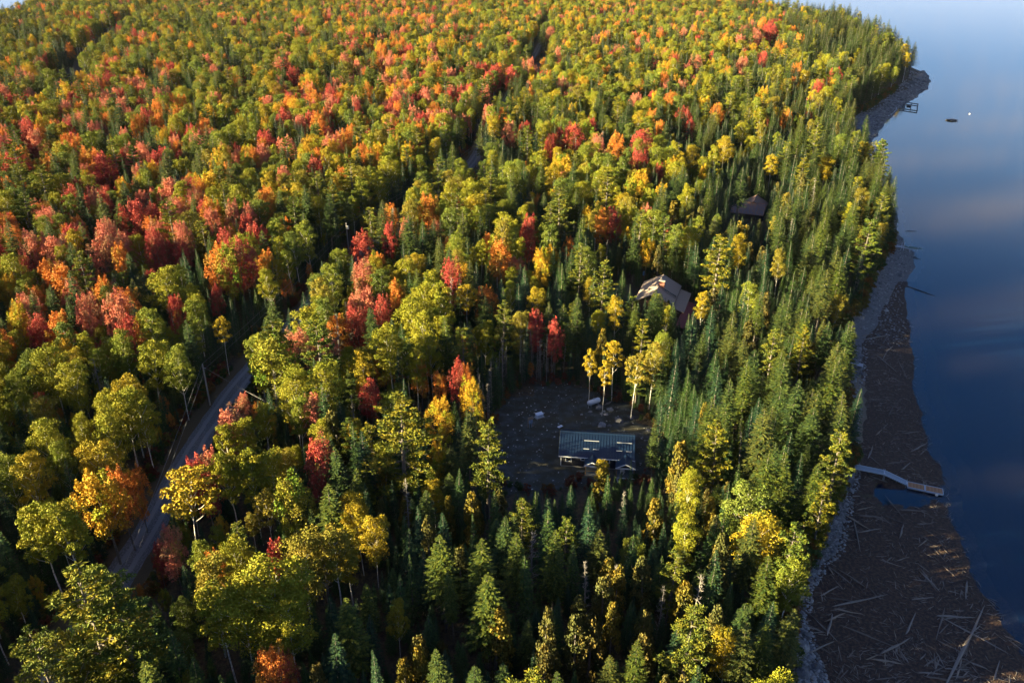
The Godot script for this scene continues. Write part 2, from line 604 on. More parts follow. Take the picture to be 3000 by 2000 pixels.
func hides(x: float, gy: float, z: float, h: float, r: float) -> bool:
	for p in [Vector3(x, gy + h, z), Vector3(x - r * 0.6, gy + h * 0.72, z), Vector3(x + r * 0.6, gy + h * 0.72, z), Vector3(x, gy + h * 0.6, z)]:
		var q := to_pix(p)
		for v in views:
			if Geometry2D.is_point_in_polygon(Vector2(q.x, q.y), v): return true
		for w in shown:
			if z > w[1] + 1.0 and (w[0] as Rect2).has_point(Vector2(q.x, q.y)): return true
	return false

func free_of_trees(x: float, z: float, r: float) -> bool:
	if x > xb(z) - 0.8 - r * 0.15: return false
	if height(x, z) < 0.8: return false
	var p := Vector2(x, z)
	if seg_dist(p, road_pts) < (4.0 + r * 0.4 if z > -315.0 else 2.6 + r * 0.2): return false
	if z < -380.0 and x < -150.0 and seg_dist(p, gap_pts) < 7.0 + r * 0.5: return false
	# the gravel clearing, the plots of the houses
	if Geometry2D.is_point_in_polygon(p, clearing): return false
	for a in plots:
		var d: Vector2 = p - a[0]
		d = d.rotated(a[2])
		if absf(d.x) < a[1].x + r * 0.5 and absf(d.y) < a[1].y + r * 0.5: return false
	return true

var clearing := PackedVector2Array()
var plots := []
const ORDER := ["fir_tree", "spruce_tree", "pine_tree", "cedar_tree", "birch_tree", "maple_tree"]

func grow_band(z0: float, z1: float, cell: float, tight: float) -> void:
	var z := z0
	while z > z1:
		var dist := sqrt(z * z + 4900.0)
		var left := -0.64 * dist - 45.0  # reaches past the frame: unseen woods that cast shadows into view
		var right := minf(0.64 * dist + 20.0, xb(z))
		var x := left
		while x < right:
			var px := x + rng.randf_range(-0.5, 0.5) * cell
			var pz := z + rng.randf_range(-0.5, 0.5) * cell
			x += cell
			if px > xb(pz): continue
			var gh := height(px, pz)
			var q := to_pix(Vector3(px, gh + 9.0, pz))
			var zn := zone(q.x, q.y)
			var patch := nz2.get_noise_2d(px, pz)
			var mix: Array = (MIX[zn] as Array).duplicate()
			mix[0] *= 1.0 + 1.6 * patch
			mix[1] *= 1.0 + 1.2 * patch
			mix[5] *= maxf(0.1, 1.0 - 1.6 * patch)
			mix[4] *= maxf(0.15, 1.0 + 1.4 * nz2.get_noise_2d(px + 900.0, pz))
			# the bank is lined by spruces
			if xb(pz) - px < 7.0 and pz > -600.0: mix = [0.2, 0.6, 0.05, 0.06, 0.09, 0.0]
			var kind: String = ORDER[pick(mix, rng.randf())]
			var k: Dictionary = kinds[kind]
			var h := lerpf(k.h.x, k.h.y, rng.randf())
			if kind == "fir_tree" and rng.randf() < 0.25: h *= 0.65
			var far := smoothstep(130.0, 480.0, -pz)
			var wide := 1.0
			if kind == "birch_tree" or kind == "maple_tree":
				h *= 0.96 + 0.16 * far
				wide = (0.94 + 0.12 * far) * rng.randf_range(0.75, 1.2)
			elif kind != "pine_tree":
				h *= 1.0 + 0.32 * far
				wide = (1.0 + 0.22 * far) * (rng.randf_range(0.95, 1.4) if kind == "spruce_tree" else rng.randf_range(0.78, 1.25))
			var r: float = k.rad * wide * h / ((k.h.x + k.h.y) * 0.5)
			if not free_of_trees(px, pz, r): continue
			var west := px > -32.0 and px < -6.0 and pz < -92.0 and pz > -150.0
			if west: h *= 1.15
			if pz > -620.0 and hides(px, gh, pz, h, r):
				h *= 0.62
				r *= 0.7
				if hides(px, gh, pz, h, r): continue
			if crowded(Vector2(px, pz), r, tight * (0.75 if west or (pz > -150.0 and xb(pz) - px < 14.0) else 1.0)): continue
			var tint := 0
			if kind == "maple_tree":
				var mt: Array = (MAPLE_TINT[zn] as Array).duplicate()
				var hue := nz2.get_noise_2d(px * 0.6 + 300.0, pz * 0.6 + 200.0)
				mt[0] *= maxf(0.1, 1.0 + 2.2 * hue); mt[1] *= maxf(0.1, 1.0 + 1.6 * hue); mt[3] *= maxf(0.1, 1.0 - 2.0 * hue); mt[4] *= maxf(0.1, 1.0 - 2.0 * hue)
				tint = pick(mt, rng.randf())
			else:
				tint = pick([0.34, 0.27, 0.10, 0.12, 0.17], rng.randf()) if kind == "birch_tree" else rng.randi() % (k.tints as Array).size()
			put_tree(kind, tint, px, pz, h, r, wide)
		z -= cell

func grow_understory() -> void:
	# young firs and saplings that fill the gaps of the near woods
	var z := -46.0
	while z > -330.0:
		var dist := sqrt(z * z + 4900.0)
		var x := -0.64 * dist - 20.0
		while x < minf(0.64 * dist, xb(z)):
			var px := x + rng.randf_range(-0.9, 0.9)
			var pz := z + rng.randf_range(-0.9, 0.9)
			x += 1.8
			var uq := to_pix(Vector3(px, 5.0, pz))
			var kind := "fir_tree" if rng.randf() < 0.8 or zone(uq.x, uq.y) in ["F", "C", "S", "G"] else "maple_tree"
			var h := rng.randf_range(3.0, 6.5)
			var r := 0.16 * h
			if not free_of_trees(px, pz, r) or crowded(Vector2(px, pz), r, 0.42): continue
			var gh := height(px, pz)
			if hides(px, gh, pz, h, r): continue
			put_tree(kind, rng.randi() % 4 if kind == "fir_tree" else [2, 3, 4, 4][rng.randi() % 4], px, pz, h, r, 1.0 if kind == "fir_tree" else 0.8)
		z -= 1.8

func place_of(p: Vector3) -> String:
	var d2 := Vector2(p.x, p.z)
	if d2.distance_to(Vector2(14, -113)) < 17.0: return "by the gravel yard of the navy house"
	if d2.distance_to(Vector2(6, -123)) < 25.0: return "at the edge of the gravel clearing"
	if d2.distance_to(Vector2(35, -172)) < 17.0: return "close to the cabin with brick chimney"
	if d2.distance_to(Vector2(71, -239)) < 17.0: return "close to the rust roofed cabin"
	var bank := xb(p.z) - p.x
	if bank < 7.0:
		if absf(p.z + 111.0) < 10.0: return "on the bank by the long dock"
		if p.z > -101.0: return "on the bank above the driftwood flat"
		if p.z > -158.0: return "on the bank above the mud shore"
		if p.z > -260.0: return "on the bank above the rocky beach"
		return "on the bank of the cove"
	var rd := seg_dist(d2, road_pts)
	var lake_side := true
	for i in road_pts.size() - 1:
		if p.z <= road_pts[i].y and p.z > road_pts[i + 1].y:
			lake_side = p.x > lerpf(road_pts[i].x, road_pts[i + 1].x, (p.z - road_pts[i].y) / (road_pts[i + 1].y - road_pts[i].y))
	if rd < 10.0:
		if p.z > -105.0: return "beside the gravel road on its lake side" if lake_side else "beside the gravel road away from the lake"
		if absf(p.z + 133.0) < 14.0: return "beside the road near the slim utility pole"
		return "along the road towards the lake" if lake_side else "along the road away from the lake"
	if not lake_side:
		var far := "just across the road" if rd < 22.0 else ("in the woods across the road" if rd < 40.0 else "deep in woods across the road")
		return far + (" by the big pines" if p.z > -105.0 else (" near the slim pole" if p.z > -160.0 else " near the transformer"))
	if p.z > -103.0 and p.x < 0.0: return "in the stand between road and driftwood shore"
	if p.z > -103.0: return "in the dark stand between navy house and driftwood"
	if p.z > -150.0 and p.x < 0.0: return "in the woods between the road and gravel clearing"
	if p.z > -170.0 and p.x > 20.0: return "in the woods between clearing and mud shore"
	if p.x > 45.0: return "in the woods between the cabins and the lake"
	return "in woods between road and brick chimney cabin"

# every tree leans a little its own way
func stance(t: Array) -> Basis:
	var a: float = t[5] * 7.3
	return (Basis(Vector3(cos(a), 0, sin(a)), 0.05 * sin(t[5] * 31.0)) * Basis(Vector3.UP, t[5])).scaled_local(t[4])

func neighbour(t: Array) -> Array:
	var best := 36.0
	var out := []
	var cx := floori(t[3].x / CELL)
	var cz := floori(t[3].z / CELL)
	for i in range(cx - 1, cx + 2):
		for j in range(cz - 1, cz + 2):
			for q in tree_cells.get(Vector2i(i, j), []):
				if q[0] == t[0] or q[0] == "shrub": continue
				var d: float = (q[3] - t[3]).length_squared()
				if d < best:
					best = d
					out = q
	return out

func short_place(p: String) -> String:
	for w in [["across the road", "across the road"], ["clearing", "near the clearing"], ["navy house", "near the navy house"], ["dock", "near the dock"], ["cove", "by the cove"], ["driftwood", "above the driftwood"], ["beach", "above the beach"], ["mud", "above the mud"], ["chimney", "near the chimney cabin"], ["cabin", "near the cabins"]]:
		if p.contains(w[0]): return w[1]
	return "by the road"

var tree_cells := {}

func build_trees() -> void:
	for t in trees:
		var key := Vector2i(floori(t[3].x / CELL), floori(t[3].z / CELL))
		if not tree_cells.has(key): tree_cells[key] = []
		tree_cells[key].append(t)
	var by_kind := {}
	for t in trees:
		if not by_kind.has(t[0]): by_kind[t[0]] = []
		by_kind[t[0]].append(t)
	var kind_word := {"fir_tree": "fir", "spruce_tree": "spruce", "pine_tree": "white pine", "cedar_tree": "cedar", "birch_tree": "birch", "maple_tree": "maple", "dead_tree": "dead tree", "shrub": "shrub"}
	for kind in by_kind:
		var k: Dictionary = kinds[kind]
		var seen := []
		var rest := []
		for t in by_kind[kind]:
			var q := to_pix(t[3] + Vector3(0, t[4].y * k.variants[t[1]].h * 0.85, 0))
			if q.x > 5 and q.x < 2995 and q.y > 15 and q.y < 1990:
				seen.append([q.z / t[4].y, t])
			else:
				rest.append(t)
		seen.sort_custom(func(a, b): return a[0] < b[0])
		var taken := {}
		var mid: float = (k.h.x + k.h.y) * 0.5
		for i in seen.size():
			var t: Array = seen[i][1]
			if i >= 300:
				rest.append(t)
				continue
			var hh: float = t[4].y * k.variants[t[1]].h
			var size := "tall " if hh > mid * 1.1 else ("small " if hh < mid * 0.85 else "")
			var place := place_of(t[3])
			var o := Node3D.new()
			o.name = numbered(kind)
			add_child(o)
			o.transform = Transform3D(stance(t), t[3])
			var look_ := "%s%s%s %s" % [size, k.forms[t[1]], k.tint_names[t[2]], kind_word[kind]]
			var label := look_ + " " + place
			if taken.has(label):
				var nb := neighbour(t)
				if nb: label = "%s beside %s %s %s %s" % [look_, "an" if (kinds[nb[0]].tint_names[nb[2]] as String)[0] in "aeiou" else "a", kinds[nb[0]].tint_names[nb[2]], kind_word[nb[0]], short_place(place)]
			taken[label] = true
			tag(o, label, "shrub" if kind == "shrub" else "tree", "shrubs of the lakeside woods" if kind == "shrub" else "%s trees of the lakeside woods" % kind_word[kind].replace(" tree", ""))
			part("stem" if kind == "shrub" else "trunk", k.variants[t[1]].trunk, k.trunk, o)
			part(("foliage" if kind == "shrub" else "crown"), k.variants[t[1]].crown, k.mats[t[2]], o)
		# the rest of the kind, out to the far shore, and those out of view
		if rest.is_empty(): continue
		var holder := Node3D.new()
		holder.name = numbered(kind.replace("_tree", "_forest").replace("shrub", "undergrowth"))
		add_child(holder)
		tag(holder, ("further %ss along road and bank" if kind == "shrub" else "distant mass of %s trees covering the land to the far shore, some unseen") % kind_word[kind].replace(" tree", ""), "forest", "", "stuff")
		for vi in (k.variants as Array).size():
			var mine := rest.filter(func(t): return t[1] == vi)
			if mine.is_empty(): continue
			var mm := MultiMesh.new()
			mm.transform_format = MultiMesh.TRANSFORM_3D
			mm.use_colors = true
			mm.mesh = k.variants[vi].both
			mm.instance_count = mine.size()
			for i in mine.size():
				var t: Array = mine[i]
				mm.set_instance_transform(i, Transform3D(stance(t), t[3]))
				var c: Color = k.tints[t[2]]
				var j := 0.82 + 0.36 * fposmod(sin(t[3].x * 12.9 + t[3].z * 78.2) * 43758.5, 1.0)
				mm.set_instance_color(i, Color(c.r * j, c.g * j, c.b * j))
			var mi := MultiMeshInstance3D.new()
			mi.name = "trees"
			mi.multimesh = mm
			holder.add_child(mi, true)

# ---------------------------------------------------------------- sky
func sky_panorama() -> ImageTexture:
	var W := 1536
	var H := 768
	var im := Image.create(W, H, false, Image.FORMAT_RGBF)
	var n := FastNoiseLite.new()
	n.seed = 37
	n.frequency = 0.55
	n.fractal_octaves = 5
	n.fractal_gain = 0.55
	var n2 := FastNoiseLite.new()
	n2.seed = 44
	n2.frequency = 0.22
	n2.fractal_octaves = 3
	im.fill(Color(0.16, 0.19, 0.22))
	var zen := Vector3(0.016, 0.105, 0.36)
	var mid := Vector3(0.032, 0.195, 0.58)
	var low := Vector3(0.38, 0.70, 1.18)
	var hor := Vector3(1.05, 1.18, 1.38)
	var sund := sun_dir()
	for y in H / 2:
		var el := (0.5 - (y + 0.5) / H) * PI
		var s := sin(el)
		var c: Vector3
		if s < 0.12: c = hor.lerp(low, s / 0.12)
		elif s < 0.40: c = low.lerp(mid, smoothstep(0.0, 1.0, (s - 0.12) / 0.28))
		else: c = mid.lerp(zen, (s - 0.40) / 0.60)
		for x in W:
			var az := ((x + 0.5) / W - 0.5) * TAU
			var d := Vector3(sin(az) * cos(el), s, -cos(az) * cos(el))
			var g := maxf(0.0, d.dot(sund))
			var col := c + Vector3(1.0, 0.85, 0.6) * (0.35 * pow(g, 24.0) + 0.10 * pow(g, 5.0))
			# high thin cloud, drawn out across the wind
			var px := d.x / (s + 0.09)
			var pz := d.z / (s + 0.09)
			var veil := n2.get_noise_2d(px * 1.1 + 4.0, pz * 1.6)
			var wisp := n.get_noise_2d(px * 1.5 + veil * 0.8 + 20.0, pz * 11.0 + px * 1.2)
			var a := clampf(wisp * 2.2 + veil * 1.0 - 0.24, 0.0, 1.0)
			a = a * 0.62 * smoothstep(0.03, 0.2, s)
			col = col.lerp(Vector3(1.22, 1.05, 1.0), a)
			im.set_pixel(x, y, Color(col.x, col.y, col.z))
	return ImageTexture.create_from_image(im)

func sun_dir() -> Vector3:
	var el := deg_to_rad(14.0)
	var az := deg_to_rad(12.0)   # from the left, a little behind the camera
	return Vector3(-cos(az) * cos(el), sin(el), sin(az) * cos(el)).normalized()

func _ready() -> void:
	nz.seed = 3
	nz.frequency = 0.01
	nz2.seed = 8
	nz2.frequency = 0.022
	nz2.fractal_octaves = 3
	rng.seed = 1
	# camera
	var cam := Camera3D.new()
	cam.name = "camera"
	cam.fov = rad_to_deg(2.0 * atan(1000.0 / F))
	cam.near = 0.5
	cam.far = 12000.0
	cam.position = Vector3(0, EYE, 0)
	cam.rotation.x = deg_to_rad(-PITCH)
	add_child(cam)
	cam.current = true
	# sky, air, exposure
	var env := Environment.new()
	env.background_mode = Environment.BG_SKY
	var sky := Sky.new()
	var sm := PanoramaSkyMaterial.new()
	sm.panorama = sky_panorama()
	sky.sky_material = sm
	env.sky = sky
	env.background_energy_multiplier = 0.115
	env.tonemap_mode = Environment.TONE_MAPPER_LINEAR
	env.tonemap_exposure = 9.2
	env.sdfgi_enabled = true
	env.ssao_enabled = true
	env.ssil_enabled = true
	env.fog_enabled = true
	env.fog_density = 0.000009
	env.fog_light_color = Color(0.9, 0.93, 1.0)
	var we := WorldEnvironment.new()
	we.name = "world_environment"
	we.environment = env
	add_child(we)
	var sun := DirectionalLight3D.new()
	sun.name = "sun"
	sun.light_energy = 1.6
	sun.light_color = Color(1.0, 0.915, 0.70)
	sun.light_angular_distance = 0.5
	sun.shadow_enabled = true
	add_child(sun)
	sun.look_at_from_position(sun_dir() * 100.0, Vector3.ZERO, Vector3.UP)

	lines()
	land()
	build_kinds()
	heroes()
	rng.seed = 77
	grow_band(34.0, -46.0, 3.2, 0.55)  # woods out of view below the frame, placed to shade shore and mud
	grow_band(-46.0, -420.0, 2.4, 0.58)
	grow_band(-420.0, -800.0, 3.4, 0.6)
	grow_band(-800.0, -1300.0, 4.4, 0.58)
	grow_understory()
	brush()
	build_trees()
	navy_house()
	chimney_cabin()
	rust_cabin()
	yard_things()
	utility_poles()
	docks()
	shore_things()
	print("trees ", trees.size())

func lines() -> void:
	wline = table([[3000,1960],[2960,1900],[2900,1790],[2830,1720],[2795,1640],[2770,1560],[2755,1480],[2735,1400],[2715,1345],[2690,1280],[2670,1200],[2660,1100],[2650,1010],[2640,930],[2635,870],[2650,830],[2670,775],[2672,740],[2650,720],[2625,690],[2616,625],[2590,560],[2553,504],[2545,450],[2560,400],[2590,360],[2630,320],[2660,300],[2715,258],[2725,235],[2715,215],[2690,207]], 0.0, [[-200, 56], [594, 266], [700, 289], [789, 298], [850, 279], [961, 256], [1076, 164], [1400, -100], [3000, -1200]])
	bline = table([[2308,2000],[2308,1836],[2330,1746],[2366,1657],[2402,1568],[2446,1500],[2455,1389],[2491,1367],[2482,1208],[2480,1074],[2451,985],[2527,900],[2558,820],[2594,762],[2612,717],[2605,650],[2535,482],[2478,424],[2473,357],[2558,312],[2610,275],[2672,225]], 1.2, [[-200, 15], [45, 25], [555, 250], [594, 261], [700, 284], [789, 293], [850, 274], [961, 251], [1076, 159], [1400, -105], [3000, -1206]])
	mline = table([[2402,1988],[2370,1880],[2348,1827],[2370,1746],[2402,1666],[2464,1626],[2482,1523],[2504,1434],[2513,1367],[2513,1320],[2509,1230],[2531,1074],[2531,1007],[2571,953],[2594,900],[2620,860]], 0.6, [[-200, 32], [187, 94], [215, 110], [3000, 600]])
	for p in [[200,1900],[380,1680],[430,1560],[490,1460],[545,1360],[600,1260],[660,1180],[700,1130],[735,1090]]:
		var q := pix(p[0], p[1], 3.0)
		road_pts.append(Vector2(q.x, q.z))
	road_pts.insert(0, Vector2(-52, 40))
	for v in [Vector2(-46, -172), Vector2(-38.5, -207), Vector2(-25, -255), Vector2(-14.5, -298), Vector2(-12.5, -321), Vector2(-2, -430), Vector2(10.8, -548), Vector2(16.4, -596), Vector2(23.7, -674), Vector2(45, -900), Vector2(60, -1100)]:
		road_pts.append(v)
	for v in [Vector2(-215, -410), Vector2(-238, -460), Vector2(-254, -507), Vector2(-290, -633), Vector2(-319, -746), Vector2(-364, -945), Vector2(-400, -1100)]:
		gap_pts.append(v)
	for v in OPEN_VIEWS:
		var pl := PackedVector2Array()
		for i in range(0, v.size(), 2): pl.append(Vector2(v[i], v[i + 1]))
		views.append(pl)
	for p in [[1395,1330],[1440,1225],[1480,1165],[1560,1125],[1660,1120],[1760,1150],[1840,1190],[1930,1255],[1945,1330],[1900,1400],[1820,1425],[1700,1420],[1560,1450],[1480,1440],[1410,1390]]:
		var q := pix(p[0], p[1], 2.6)
		clearing.append(Vector2(q.x, q.z))
	plots = [[Vector2(33.5, -174.1), Vector2(5.6, 7.4), deg_to_rad(-19.0)], [Vector2(40.2, -167.5), Vector2(2.4, 9.0), deg_to_rad(-19.0)], [Vector2(70.8, -240.0), Vector2(6.0, 7.0), deg_to_rad(-21.4)], [Vector2(24.0, -178.0), Vector2(5.5, 6.5), 0.0]]

func sheet(m: Mesh, called: String, mat: Material, label := "") -> MeshInstance3D:
	var o := part(called, m, mat, self)
	tag(o, label, "", "", "structure")
	return o

func land() -> void:
	# one sheet of ground, lake bed included
	var xs := PackedFloat32Array()
	var x := -3600.0
	while x < 2600.0:
		xs.append(x)
		var d := maxf(0.0, maxf(-90.0 - x, x - 125.0))
		x += 1.5 + d * 0.07
	var zs := PackedFloat32Array()
	var z := 160.0
	while z > -4200.0:
		zs.append(z)
		var d := maxf(0.0, maxf(z + 55.0, -z - 260.0))
		z -= 1.8 + d * 0.035
	var st := SurfaceTool.new()
	st.begin(Mesh.PRIMITIVE_TRIANGLES)
	for zz in zs:
		for xx in xs: st.add_vertex(Vector3(xx, height(xx, zz), zz))
	var w := xs.size()
	for i in zs.size() - 1:
		for k in w - 1:
			var a := i * w + k
			for j in [a, a + w + 1, a + 1, a, a + w, a + w + 1]: st.add_index(j)
	st.generate_normals()
	var floor_tex := noise_tex(0.02, [[0.0, lin(0.018, 0.016, 0.010)], [0.4, lin(0.05, 0.035, 0.018)], [0.62, lin(0.075, 0.05, 0.022)], [1.0, lin(0.04, 0.05, 0.018)]], 2)
	var rough := bump_tex(0.05, 21, 512, 8.0)
	sheet(st.commit(), "ground", textured(floor_tex, 9.0, 0.95, rough, 1.0), "forest floor under the trees and bed of the lake")
	# the lake: the surface, and murky water under it
	var wm := StandardMaterial3D.new()
	wm.albedo_color = Color(lin(0.0015, 0.009, 0.030), 0.62)
	wm.transparency = BaseMaterial3D.TRANSPARENCY_ALPHA
	wm.roughness = 0.035
	wm.metallic_specular = 0.5
	wm.uv1_triplanar = true
	wm.uv1_world_triplanar = true
	wm.uv1_scale = Vector3.ONE / 14.0
	wm.normal_enabled = true
	wm.normal_texture = bump_tex(0.03, 31, 512, 1.2)
	wm.normal_scale = 0.11
	var sx := PackedFloat32Array([-5200.0, -200.0, 0.0, 40.0, 80.0, 140.0, 240.0, 500.0, 1200.0, 5200.0])
	var lake := plane_grid(sx, PackedFloat32Array([250.0, 0.0, -60.0, -120.0, -200.0, -300.0, -500.0, -900.0, -1600.0, -3000.0, -7000.0]), 0.0)
	var lo := sheet(lake, "lake_water", wm, "calm dark blue lake reflecting sky and thin clouds")
	var murk := flat(0.004, 0.011, 0.024, 0.6)
	murk.albedo_color.a = 0.55
	murk.transparency = BaseMaterial3D.TRANSPARENCY_ALPHA
	murk.specular_mode = BaseMaterial3D.SPECULAR_DISABLED
	for dy in [-0.12, -0.28, -0.55]:
		part("murky_water", lake, murk, lo, Vector3(0, dy, 0))
	# gravel road with a grassy crown
	var pts := Curve2D.new()
	for p in road_pts: pts.add_point(p)
	var smooth: Array[Vector2] = []
	var len_ := pts.get_baked_length()
	var s := 0.0
	while s < len_:
		var acc := Vector2.ZERO
		for k in 9: acc += pts.sample_baked(clampf(s + (k - 4) * 4.0, 0, len_))
		smooth.append(acc / 9.0)
		s += 2.0 if s < 500.0 else 8.0
	var gravel := noise_tex(0.02, [[0.0, lin(0.055, 0.054, 0.05)], [0.4, lin(0.105, 0.106, 0.106)], [0.6, lin(0.135, 0.137, 0.138)], [1.0, lin(0.23, 0.23, 0.225)]], 14, 1024, 8)
	var road_mat := textured(gravel, 7.0, 0.95, bump_tex(0.12, 41, 512, 6.0), 0.8)
	var verge_mat := textured(noise_tex(0.05, [[0.0, lin(0.03, 0.028, 0.014)], [0.45, lin(0.075, 0.06, 0.026)], [0.7, lin(0.10, 0.055, 0.025)], [1.0, lin(0.07, 0.085, 0.025)]], 15), 3.0, 0.95, rough, 1.0)
	var cross := func(hw0: float, hw1: float) -> Array:
		var rows := []
		for i in smooth.size():
			var d := (smooth[mini(i + 1, smooth.size() - 1)] - smooth[maxi(i - 1, 0)]).normalized()
			var n := Vector2(-d.y, d.x)
			var wob := nz.get_noise_2d(smooth[i].y * 12.0, hw0 * 40.0) * 0.35
			rows.append([smooth[i] + n * (hw0 + wob), smooth[i] + n * (hw1 + wob)])
		return rows
	sheet(strip(cross.call(-4.0, 4.0), 8, 0.05), "road_verge", verge_mat, "leaf strewn verge along the gravel road")
	sheet(strip(cross.call(-2.15, 2.15), 6, 0.09), "road", road_mat, "single lane gravel road running through the forest")
	var wheel := textured(noise_tex(0.08, [[0.0, lin(0.12, 0.12, 0.12)], [1.0, lin(0.25, 0.25, 0.248)]], 16), 2.0, 0.95, null)
	for k in [-1.0, 1.0]:
		sheet(strip(cross.call(k * 0.85 - 0.36, k * 0.85 + 0.36), 2, 0.10), "wheel_track", wheel, "paler wheel track worn into the gravel road")
	# shore: rocks and sand, then mud
	var stony := noise_tex(0.07, [[0.0, lin(0.05, 0.052, 0.055)], [0.45, lin(0.13, 0.13, 0.13)], [0.7, lin(0.20, 0.195, 0.185)], [1.0, lin(0.30, 0.29, 0.28)]], 17)
	var rows := []
	var zz := -48.0
	while zz > -570.0:
		var b := xb(zz)
		rows.append([Vector2(b - 1.2, zz), Vector2(minf(xm(zz), xw(zz) + 2.0) if zz > -187.0 else xw(zz) + 3.0, zz)])
		zz -= 0.8 if zz > -260.0 else 2.5
	sheet(strip(rows, 10, 0.04), "stony_shore", textured(stony, 2.6, 0.9, bump_tex(0.15, 43, 512, 9.0), 1.2), "grey stony shore below the trees")
	rows = []
	zz = -48.0
	while zz > -195.0:
		rows.append([Vector2(xm(zz) - 0.4, zz), Vector2(maxf(xw(zz) + 9.0, xm(zz) + 1.0), zz)])
		zz -= 0.8
	var mudtex := noise_tex(0.018, [[0.0, lin(0.013, 0.007, 0.004)], [0.42, lin(0.034, 0.017, 0.010)], [0.66, lin(0.070, 0.035, 0.019)], [1.0, lin(0.115, 0.070, 0.042)]], 18, 1024, 7)
	sheet(strip(rows, 40, 0.07), "mud_flat", textured(mudtex, 11.0, 0.9, bump_tex(0.07, 44, 512, 8.0), 1.0), "dark brown mud flat bared by the low lake")
	rows = []
	zz = -112.0
	while zz > -146.0:
		var t := sin(PI * (-zz - 112.0) / 34.0)
		var m := xm(zz)
		rows.append([Vector2(m - 0.8 - 1.2 * t, zz), Vector2(m - 0.8 + 2.4 * t + nz.get_noise_2d(zz * 30.0, 5.0), zz)])
		zz -= 0.8
	sheet(strip(rows, 4, 0.10), "sand", textured(noise_tex(0.05, [[0.0, lin(0.07, 0.055, 0.04)], [0.5, lin(0.15, 0.12, 0.085)], [1.0, lin(0.22, 0.18, 0.13)]], 19), 3.0, 0.95, rough, 0.6), "tan sand strip between rocks and mud")
	# clearing of crushed stone
	var cst := SurfaceTool.new()
	cst.begin(Mesh.PRIMITIVE_TRIANGLES)
	var tri := Geometry2D.triangulate_polygon(clearing)
	var base := PackedVector2Array()
	for i in clearing.size():
		for k in 7: base.append(clearing[i].lerp(clearing[(i + 1) % clearing.size()], k / 7.0))
	var mid := Vector2(9.0, -119.5)
	var rings := 10
	for i in rings + 1:
		for p in base:
			var wob := 1.0 + nz.get_noise_2d(p.x * 14.0, p.y * 14.0) * 0.22 + nz.get_noise_2d(p.x * 60.0, p.y * 60.0) * 0.12
			var q := mid.lerp(mid + (p - mid) * wob * 0.98, float(i) / rings)
			cst.add_vertex(Vector3(q.x, height(q.x, q.y) + 0.05, q.y))
	var bn := base.size()
	for i in rings:
		for k in bn:
			var a := i * bn + k
			var b := i * bn + (k + 1) % bn
			for j in [a, b + bn, b, a, a + bn, b + bn]: cst.add_index(j)
	cst.generate_normals()
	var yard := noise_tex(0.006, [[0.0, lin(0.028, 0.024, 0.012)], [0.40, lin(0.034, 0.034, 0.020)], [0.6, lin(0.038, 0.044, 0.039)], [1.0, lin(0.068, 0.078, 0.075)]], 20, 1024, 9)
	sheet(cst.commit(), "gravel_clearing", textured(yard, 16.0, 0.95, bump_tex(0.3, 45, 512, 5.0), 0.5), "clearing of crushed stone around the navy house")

func plane_grid(xs: PackedFloat32Array, zs: PackedFloat32Array, y: float) -> ArrayMesh:
	var st := SurfaceTool.new()
	st.begin(Mesh.PRIMITIVE_TRIANGLES)
	for zz in zs:
		for xx in xs:
			st.set_normal(Vector3.UP)
			st.add_vertex(Vector3(xx, y, zz))
	var w := xs.size()
	for i in zs.size() - 1:
		for k in w - 1:
			var a := i * w + k
			for j in [a, a + w + 1, a + 1, a, a + w, a + w + 1]: st.add_index(j)
	return st.commit()

